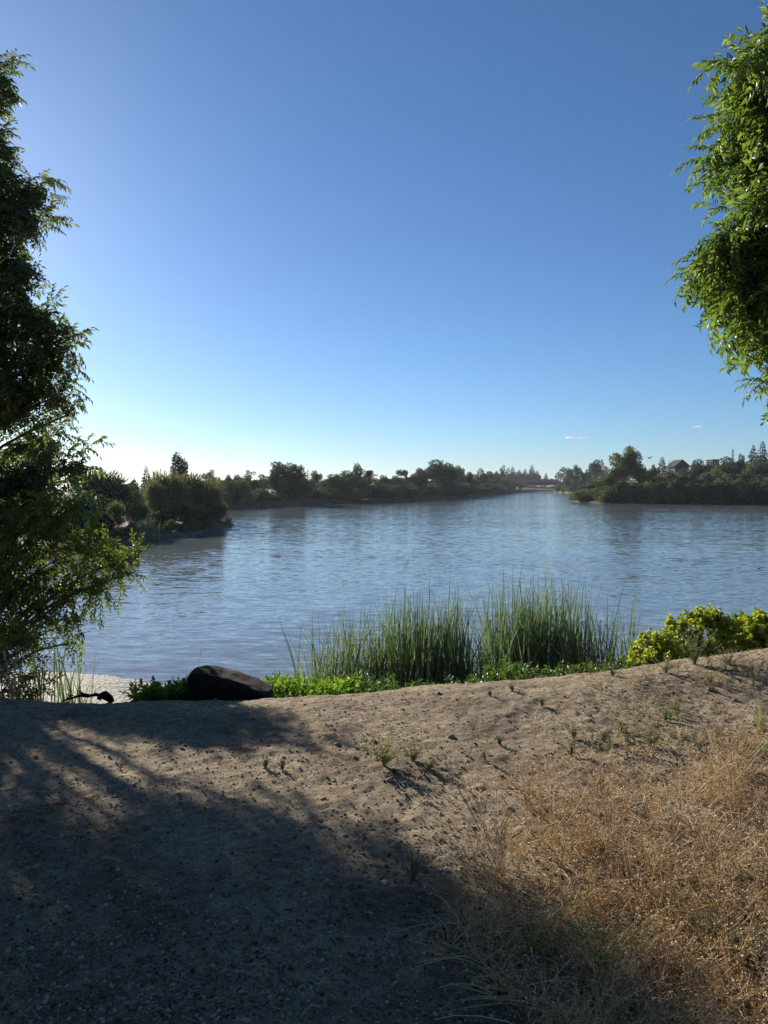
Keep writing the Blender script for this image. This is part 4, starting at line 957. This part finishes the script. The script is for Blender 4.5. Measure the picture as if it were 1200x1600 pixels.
for i in range(14):
    u = 868 + 5.2 * i + r.uniform(-2, 2); d = float(shore_d(u)) + r.uniform(4, 9); base = .9
    far_tree('bush' if i % 3 else 'feather', u, r.uniform(755, 761), r.uniform(9, 14), d, base, ['farlight', 'farolive', 'far'][i % 3], near_label(['pale shrub', 'olive shrub', 'dark shrub'][i % 3], u, 'at the water'), 'shrubs at the right bridge end')
for i in range(16):
    u = 785 + 5.6 * i; far_tree('bush', u, r.uniform(759, 763), r.uniform(9, 13), 700 + r.uniform(-12, 12), 1.2, ['farlight', 'farolive'][i % 2], near_label(['green shrub', 'olive shrub'][i % 2], u, 'seen under the bridge'), 'shrubs under the bridge')

for i in range(12):
    u = 775 + 8.6 * i; far_tree('round', u, [738, 740, 741, 739][i % 4] if u < 842 else 748, 17, 740 + 6 * (i % 3), 2.4, 'far', near_label('low dark tree', u, 'behind the bridge'), 'trees behind the bridge')

# ------------------------------------------------------------------ bridge
root = empty('road_bridge', (xr(835, 560), 560, 0)); bx0, bx1 = xr(700, 560), xr(990, 560); cx = xr(835, 560)
def bpart(name, fn, mat): g = Geo(); fn(g); return g.build(name, [M[mat]], root)
L0, L1 = bx0 - cx, bx1 - cx
M['deck'] = rough_mat('bridge_concrete', (0.035, 0.037, 0.04), (0.07, 0.072, 0.075), .3); M['rail'] = rough_mat('bridge_rail', (0.12, 0.12, 0.12), (0.2, 0.2, 0.2), .5)
bpart('deck', lambda g: box(g, ((L0 + L1) / 2, 0, 5.9), (L1 - L0, 11, 1.9)), 'deck')
bpart('parapet', lambda g: box(g, ((L0 + L1) / 2, -5.35, 7.25), (L1 - L0, .25, .6)), 'rail')
def rails(g):
    box(g, ((L0 + L1) / 2, -5.35, 8.3), (L1 - L0, .12, .14)); box(g, ((L0 + L1) / 2, -5.35, 7.95), (L1 - L0, .08, .1))
    for k in range(46): box(g, (L0 + (L1 - L0) * (k + .5) / 46, -5.35, 7.93), (.16, .16, .76))
bpart('railing', rails, 'rail')
for u in (784, 812, 870, 900): bpart('pier', lambda g: box(g, (xr(u, 560) - cx, 0, 2.3), (2.4 if u in (784, 900) else 1.6, 9, 6.6)), 'deck')
bpart('abutment', lambda g: box(g, (xr(798, 560) - cx - 1.5, 1.5, 2.6), (9, 7, 6)), 'deck')
tag(root, 'long low concrete road bridge crossing the far end of the lake', 'bridge')

# ------------------------------------------------------------------ island and what stands behind it
GI = 'trees on the island'; idp = 200
IT = [('round', 982, 699, 46, 205, 'farlight', 'tallest broad light green tree on the island'), ('round', 964, 724, 34, 202, 'farlight', 'lighter tree at the left shoulder of the tallest island tree'),
      ('round', 1003, 727, 30, 206, 'far', 'tree at the right shoulder of the tallest island tree'), ('wide', 952, 741, 34, 200, 'farlight', 'mid green tree stepping down at the left end of the island'), ('wide', 932, 752, 30, 202, 'far', 'low tree near the left tip of the island'),
      ('round', 1021, 727, 16, 220, 'far', 'small dark tree between the tallest island tree and the conifers'), ('conifer', 1034, 714, 15, 280, 'conifer', 'conifer left of the gabled house'), ('thin', 1046, 720, 10, 290, 'conifer', 'thin conifer between the conifer and the gabled house'),
      ('wide', 1090, 719, 36, 240, 'far', 'dark dense tree just right of the gabled house'), ('wide', 1110, 724, 34, 240, 'far', 'dark dense tree in front of the flat-roofed building'), ('wide', 1135, 716, 34, 250, 'far', 'dark dense tree right of the flat-roofed building'),
      ('round', 1156, 711, 16, 260, 'far', 'small round-topped tree left of the two big conifers'), ('conifer', 1176, 696, 16, 260, 'conifer', 'left of the two big conifers near the right edge'), ('conifer', 1190, 690, 18, 262, 'conifer', 'right and taller of the two big conifers near the right edge'),
      ('wide', 1185, 716, 36, 250, 'far', 'dark dense tree below the two big conifers'), ('bush', 1121, 730, 15, 222, 'farlight', 'light round bush below the flat-roofed building'), ('round', 1172, 725, 19, 222, 'farlight', 'lighter tree below the left big conifer'),
      ('wide', 1215, 712, 40, 255, 'far', 'dark tree cut by the right edge behind the island'), ('round', 1068, 733, 20, 235, 'far', 'dark tree hiding the foot of the gabled house'), ('round', 1156, 722, 26, 246, 'far', 'dark tree below the small round-topped one')]
for k, u, vt, wp, d, mt, lab in IT: far_tree(k, u, vt, wp, d, 1.0, mt, lab, GI)
r = np.random.default_rng(91)
for i in range(34):
    u = 900 + 320 * (i + r.uniform(0, 1)) / 34; d = wd(np.interp(u, [893, 960, 1080, 1300], [783, 786.5, 788, 788])) + r.uniform(-.5, 3)
    vt = np.interp(u, [895, 915, 945, 1000, 1060, 1200], [774, 766, 756, 752, 752, 750]) + r.uniform(-4, 6)
    far_tree('bush', u, vt, r.uniform(16, 30), d, .3, ['far', 'far', 'farlight'][i % 3] if u < 1020 else ['far', 'far', 'far', 'farolive'][i % 4], near_label(['dark', 'dark green', 'light green'][i % 3] + ' shore shrub' if u < 1020 else ['dark', 'dense dark', 'shaded', 'olive'][i % 4] + ' shore shrub', u, 'on the island'), 'shrubs along the island shore')
for i in range(22):
    u = 1010 + 210 * (i + r.uniform(0, 1)) / 22; d = 205 + r.uniform(0, 12)
    far_tree('bush', u, 741 + r.uniform(-4, 6), r.uniform(18, 30), d, 1.0, ['far', 'farolive', 'far'][i % 3], near_label(['dark', 'olive', 'deep green'][i % 3] + ' thicket shrub', u, 'on the island'), 'thicket on the island')

# gabled house
M['siding'] = rough_mat('grey_siding', (0.04, 0.043, 0.05), (0.06, 0.064, 0.072), 1.0); M['roofing'] = rough_mat('dark_roof', (0.025, 0.023, 0.023), (0.045, 0.042, 0.042), 1.5)
M['trim'] = rough_mat('white_trim', (0.5, 0.5, 0.5), (0.6, 0.6, 0.6), 1.0)
m, nt, N, L = newmat('window_glass'); b = N.new('ShaderNodeBsdfPrincipled'); b.inputs['Base Color'].default_value = (.02, .025, .03, 1); b.inputs['Roughness'].default_value = .08
o = N.new('ShaderNodeOutputMaterial'); L.new(b.outputs[0], o.inputs[0]); M['glass'] = m
dH = 292; hx = xr(1065, dH); zT = CAMZ + (760 - 718) / F * dH; zE = CAMZ + (760 - 728) / F * dH; W2 = 12 / F * dH
root = empty('house', (hx, dH, 2.5))
g = Geo(); box(g, (0, 4, (zE - 2.5) / 2), (2 * W2 - .6, 8, zE - 2.5)); V = np.array([(-W2 + .3, .001, zE - 2.5), (W2 - .3, .001, zE - 2.5), (0, .001, zT - 2.7), (-W2 + .3, 7.99, zE - 2.5), (W2 - .3, 7.99, zE - 2.5), (0, 7.99, zT - 2.7)]); g.add(V, [(0, 1, 2), (3, 5, 4)]); g.build('wall', [M['siding']], root)
g = Geo()
for s in (-1, 1):
    a = np.array([(0, -.6, zT - 2.5), (s * (W2 + .3), -.6, zE - 2.75), (s * (W2 + .3), 8.6, zE - 2.75), (0, 8.6, zT - 2.5)]); V = np.vstack([a, a - [0, 0, .25]])
    g.add(V, [(0, 1, 2), (0, 2, 3), (4, 6, 5), (4, 7, 6), (0, 4, 5), (0, 5, 1), (1, 5, 6), (1, 6, 2), (3, 2, 6), (3, 6, 7)])
g.build('roof', [M['roofing']], root)
for zz in (zE - 5.2, zE - 8.3):
    for xx in (-1.3, 1.3):
        g = Geo(); box(g, (xx, -.03, zz), (1.25, .1, 1.5)); f = g.build('window', [M['trim']], root); g = Geo(); box(g, (xx, -.09, zz), (1.0, .04, 1.25)); g.build('pane', [M['glass']], f)
tag(root, 'grey two-storey house with a gabled roof above the island trees', 'house')
dH = 300; root = empty('flat_roofed_building', (xr(1118, dH), dH, 2.5)); zt = CAMZ + (760 - 717) / F * dH - 2.5
g = Geo(); box(g, (0, 3, zt / 2 - .3), (2.6, 6, zt - .6)); g.build('wall', [M['siding']], root)
g = Geo(); box(g, (0, 3, zt - .4), (3.1, 6.6, .4)); g.build('roof', [M['roofing']], root)
g = Geo(); box(g, (0, -.03, zt - 1.5), (1.6, .1, 1.1)); f = g.build('window', [M['trim']], root); g = Geo(); box(g, (0, -.09, zt - 1.5), (1.3, .04, .85)); g.build('pane', [M['glass']], f)
tag(root, 'small flat-roofed building showing above the dark trees at right', 'building')
# lattice mast
dH = 330; root = empty('lattice_mast', (xr(1144, dH), dH, 2.5)); zt = CAMZ + (760 - 702) / F * dH - 2.5
g = Geo()
for sx in (-1, 1):
    for sy in (-1, 1): tube(g, np.array([(sx * .8, sy * .8, 0), (sx * .12, sy * .12, zt)]), .06, 4)
g.build('leg', [M['concrete']], root)
g = Geo()
for k in range(11):
    a, b_ = k / 11, (k + 1) / 11; wa, wb = .8 - .68 * a, .8 - .68 * b_
    for s in (-1, 1): tube(g, np.array([(-wa * s, -wa, zt * a), (wb * s, -wb, zt * b_)]), .035, 3); tube(g, np.array([(-wa, -wa * s, zt * a), (-wb, wb * s, zt * b_)]), .035, 3)
g.build('bracing', [M['concrete']], root)
for k, (f_, wv) in enumerate(((.62, 2.2), (.74, 2.6), (.86, 1.6))): g = Geo(); box(g, (0, 0, zt * f_), (wv, .12, .12)); g.build('crossarm', [M['concrete']], root)
tag(root, 'thin lattice mast rising above the trees at right', 'mast')

# ------------------------------------------------------------------ spit on the left
GP = 'trees and shrubs on the left spit'
ST = [('feather', 300, 741, 46, 78, 'farolive', 'feathery olive shrub at the right of the tall thicket on the spit'), ('feather', 268, 738, 50, 74, 'farolive', 'tall feathery shrub in the middle of the spit thicket'), ('feather', 240, 752, 40, 70, 'farolive', 'feathery shrub at the left of the spit thicket'),
      ('bush', 338, 787, 24, 79, 'farlight', 'rounded green bush at the outer end of the spit'), ('bush', 318, 784, 30, 80, 'far', 'dark bush beside the rounded one at the outer end of the spit'), ('bush', 290, 790, 44, 72, 'far', 'wide dark bush at the foot of the spit thicket'),
      ('tall', 281, 710, 24, 100, 'far', 'tallest dark tree rising behind the spit thicket'), ('conifer', 229, 728, 15, 105, 'conifer', 'small dark conifer behind the left part of the spit'), ('thin', 253, 739, 6, 104, 'conifer', 'tiny spire between the conifer and the tallest tree behind the spit'),
      ('feather', 160, 736, 60, 66, 'far', 'broad dark shrub where the spit meets the left trees'), ('bush', 193, 752, 22, 92, 'far', 'low dark tree behind the spit near the small conifer'), ('bush', 212, 751, 24, 96, 'far', 'round dark tree left of the small conifer'),
      ('feather', 177, 784, 24, 57, 'farlight', 'narrow pale willow shrub on the near side of the spit'), ('feather', 212, 785, 40, 62, 'farolive', 'low olive shrub between the pale willow shrub and the thicket'), ('bush', 158, 800, 34, 53, 'far', 'dark bush at the near left shore of the spit'),
      ('bush', 120, 770, 60, 58, 'far', 'large dark bush mostly hidden behind the willow'), ('bush', 205, 815, 18, 56, 'farolive', 'small olive bush on the sandy shore of the spit'), ('feather', 267, 812, 9, 62, 'farlight', 'thin pale shrub on the sand before the thicket'),
      ('bush', 250, 800, 34, 66, 'far', 'dark bush at the left foot of the thicket'), ('bush', 80, 780, 80, 60, 'far', 'dark bush behind the left trees')]
for k, u, vt, wp, d, mt, lab in ST: far_tree(k, u, vt, wp, d, .5, mt, lab, GP)
r = np.random.default_rng(93)
for i in range(15):
    u = 150 + 13.5 * i + r.uniform(-4, 4); v = np.interp(u, [150, 233, 287, 330, 350], [855, 842, 837, 826, 822]); d = wd(v) + r.uniform(.5, 1.6)
    far_tree('bush' if i % 2 else 'feather', u, v - r.uniform(10, 24), r.uniform(14, 24), d, .15, ['far', 'farolive', 'farlight'][i % 3], near_label(['dark', 'olive', 'pale'][i % 3] + ' low shrub', u, 'at the waterline of the spit'), 'low shrubs along the spit')
far_tree('feather', 320, 755, 34, 84, .5, 'farolive', 'low feathery shrub at the right flank of the spit thicket', GP)
def far_reeds(u, d, n, h, spread, label, group, mat='reed', wid=.03):
    r = np.random.default_rng(int(u)); g = Geo(); blades(g, n, 0, 0, spread, spread, h * .6, h, r, .25, wid, 0, .1)
    o = g.build('reed_clump', [M[mat]]); o.location = (xr(u, d), d, .0); tag(o, label, 'reeds', group)
far_reeds(228, 56.5, 170, 1.7, .38, 'dark reed clump on the near shore of the spit', 'reeds on the spit')
far_reeds(355, 78.5, 60, 1.1, .28, 'thin grass standing at the tip of the spit', 'reeds on the spit', 'olive')
# egret on the spit, egrets on the far shore and island
M['feather_white'] = rough_mat('white_feathers', (.7, .7, .68), (.8, .8, .78), 5); M['dark_feather'] = rough_mat('dark_feathers', (.015, .015, .017), (.03, .03, .032), 8)
import bmesh
def bird(name, loc, s, mat, label, egret=True, rz=0.0, fly=False, cat='bird', group=None):
    root = bpy.data.objects.new(name, bpy.data.meshes.new(name)); COL.objects.link(root)
    g = Geo()
    if fly:
        t = np.linspace(-.5, .5, 7); tube(g, np.stack([t, t * 0, .02 * np.cos(t * 3)], 1), [.01, .07, .10, .11, .09, .07, .02], 8)
        for sg in (-1, 1):
            a = np.array([(.15, 0, .03), (-.15, 0, .03), (.2, sg * .55, .38), (-.05, sg * .5, .36), (.02, sg * 1.0, .30)]); V = np.vstack([a, a - [0, 0, .02]])
            g.add(V, [(0, 2, 1), (1, 2, 3), (2, 4, 3), (5, 6, 7), (6, 8, 7), (7, 8, 9), (0, 5, 7), (0, 7, 2), (2, 7, 9), (2, 9, 4), (1, 3, 8), (1, 8, 6), (3, 4, 9), (3, 9, 8)])
    elif egret:
        t = np.linspace(0, 1, 7); tube(g, np.stack([-.28 + .6 * t, t * 0, .5 + .12 * t], 1), [.02, .08, .12, .13, .11, .07, .04], 8)
        tube(g, np.array([(.28, 0, .6), (.36, 0, .72), (.28, 0, .84), (.34, 0, .95), (.42, 0, .96), (.52, 0, .94)]), [.05, .03, .025, .035, .03, .006], 6)
        for sy in (-.04, .04): tube(g, np.array([(.05, sy, .5), (.03, sy, .25), (.06, sy, 0)]), [.015, .01, .01], 4)
    else:
        t = np.linspace(0, 1, 8); tube(g, np.stack([-.5 + t, t * 0, .08 + .05 * np.cos(t * 6)], 1), [.02, .12, .18, .20, .2, .17, .12, .04], 10)
        tube(g, np.array([(.35, 0, .12), (.42, 0, .28), (.46, 0, .38), (.55, 0, .40), (.66, 0, .37)]), [.1, .07, .085, .07, .012], 8)
    V, Fc, Mi = g.geo(); bpy.data.objects.remove(root)
    o = mesh_obj(name, V * s, Fc, Mi, [M[mat]], None, True); o.location = loc; o.rotation_euler = (0, 0, rz)
    return tag(o, label, cat, group)
bird('egret', (xr(273, 61), 60.6, .15), .55, 'feather_white', 'small pale wading bird at the water edge of the spit')
bird('egret', (xr(735, float(shore_d(735)) + 2), float(shore_d(735)) + 2, .3), .9, 'feather_white', 'white wading bird on the far shore below the greener tree', rz=.5)
bird('egret', (xr(1009, 188), 186, 3.6), 1.2, 'feather_white', 'white wading bird perched in the island shrubs', rz=2)
bird('duck', (xr(1187, 37.3), 37.3, -.02), .2, 'dark_feather', 'small dark duck swimming near the right edge of the lake', egret=False, rz=.3, cat='duck')
bird('flying_bird', px(1015, 716, 90), .55, 'dark_feather', 'small dark bird flying above the island trees', rz=.6, fly=True)

# ------------------------------------------------------------------ haze
m, nt, N, L = newmat('haze'); vp = N.new('ShaderNodeVolumePrincipled'); vp.inputs['Color'].default_value = (.80, .88, 1, 1)
vp.inputs['Density'].default_value = 0.00011; vp.inputs['Anisotropy'].default_value = 0.35
o = N.new('ShaderNodeOutputMaterial'); L.new(vp.outputs[0], o.inputs[1]); M['haze'] = m
g = Geo(); box(g, (0, 1600, 15.5), (6400, 4200, 35)); tag(g.build('haze', [m]), 'thin pale summer haze over the lake', 'haze', kind='stuff')

# ------------------------------------------------------------------ small clouds
m, nt, N, L = newmat('cloud'); b = N.new('ShaderNodeBsdfDiffuse'); b.inputs[0].default_value = (.9, .9, .9, 1); t = N.new('ShaderNodeBsdfTransparent')
tr = N.new('ShaderNodeBsdfTranslucent'); tr.inputs[0].default_value = (.9, .9, .9, 1); ad = N.new('ShaderNodeMixShader'); ad.inputs[0].default_value = .6; L.new(b.outputs[0], ad.inputs[1]); L.new(tr.outputs[0], ad.inputs[2])
lw = N.new('ShaderNodeLayerWeight'); lw.inputs[0].default_value = .35; tc = N.new('ShaderNodeTexCoord'); n = N.new('ShaderNodeTexNoise'); n.inputs['Scale'].default_value = .02; n.inputs['Detail'].default_value = 6; L.new(tc.outputs['Object'], n.inputs[0])
mr = N.new('ShaderNodeMapRange'); mr.inputs[1].default_value = .35; mr.inputs[2].default_value = .7; mr.inputs[3].default_value = 0; mr.inputs[4].default_value = .8; L.new(n.outputs[0], mr.inputs[0])
inv = N.new('ShaderNodeMath'); inv.operation = 'SUBTRACT'; inv.inputs[0].default_value = 1; L.new(lw.outputs['Facing'], inv.inputs[1])
mu = N.new('ShaderNodeMath'); mu.operation = 'MULTIPLY'; L.new(mr.outputs[0], mu.inputs[0]); L.new(inv.outputs[0], mu.inputs[1])
mx = N.new('ShaderNodeMixShader'); L.new(mu.outputs[0], mx.inputs[0]); L.new(t.outputs[0], mx.inputs[1]); L.new(ad.outputs[0], mx.inputs[2])
o = N.new('ShaderNodeOutputMaterial'); L.new(mx.outputs[0], o.inputs[0]); M['cloud'] = m
def cloud(u, v, wpx_, hpx, label):
    d = 6000; g = Geo(); r = np.random.default_rng(int(u))
    bm = bmesh.new()
    for k in range(5):
        mt = Matrix.Translation(((k - 2) * .32, 0, r.uniform(-.1, .1))) @ Matrix.Diagonal((r.uniform(.3, .5), .4, r.uniform(.5, 1), 1)); bmesh.ops.create_icosphere(bm, subdivisions=3, radius=1, matrix=mt)
    me = bpy.data.meshes.new('cloud'); bm.to_mesh(me); bm.free(); sx, sz = wpx_ / F * d / 2, hpx / F * d / 2
    for vv in me.vertices: vv.co.x *= sx; vv.co.y *= sx; vv.co.z *= sz
    me.polygons.foreach_set('use_smooth', [True] * len(me.polygons)); me.materials.append(m); o = bpy.data.objects.new('cloud', me); COL.objects.link(o); o.location = px(u, v, d)
    tag(o, label, 'cloud', 'small clouds low in the sky')
cloud(895, 684, 22, 5, 'largest small white cloud low in the sky at right'); cloud(912, 684, 11, 4, 'smaller cloud just right of the largest one'); cloud(1090, 667, 14, 4, 'faint small cloud above the right trees')
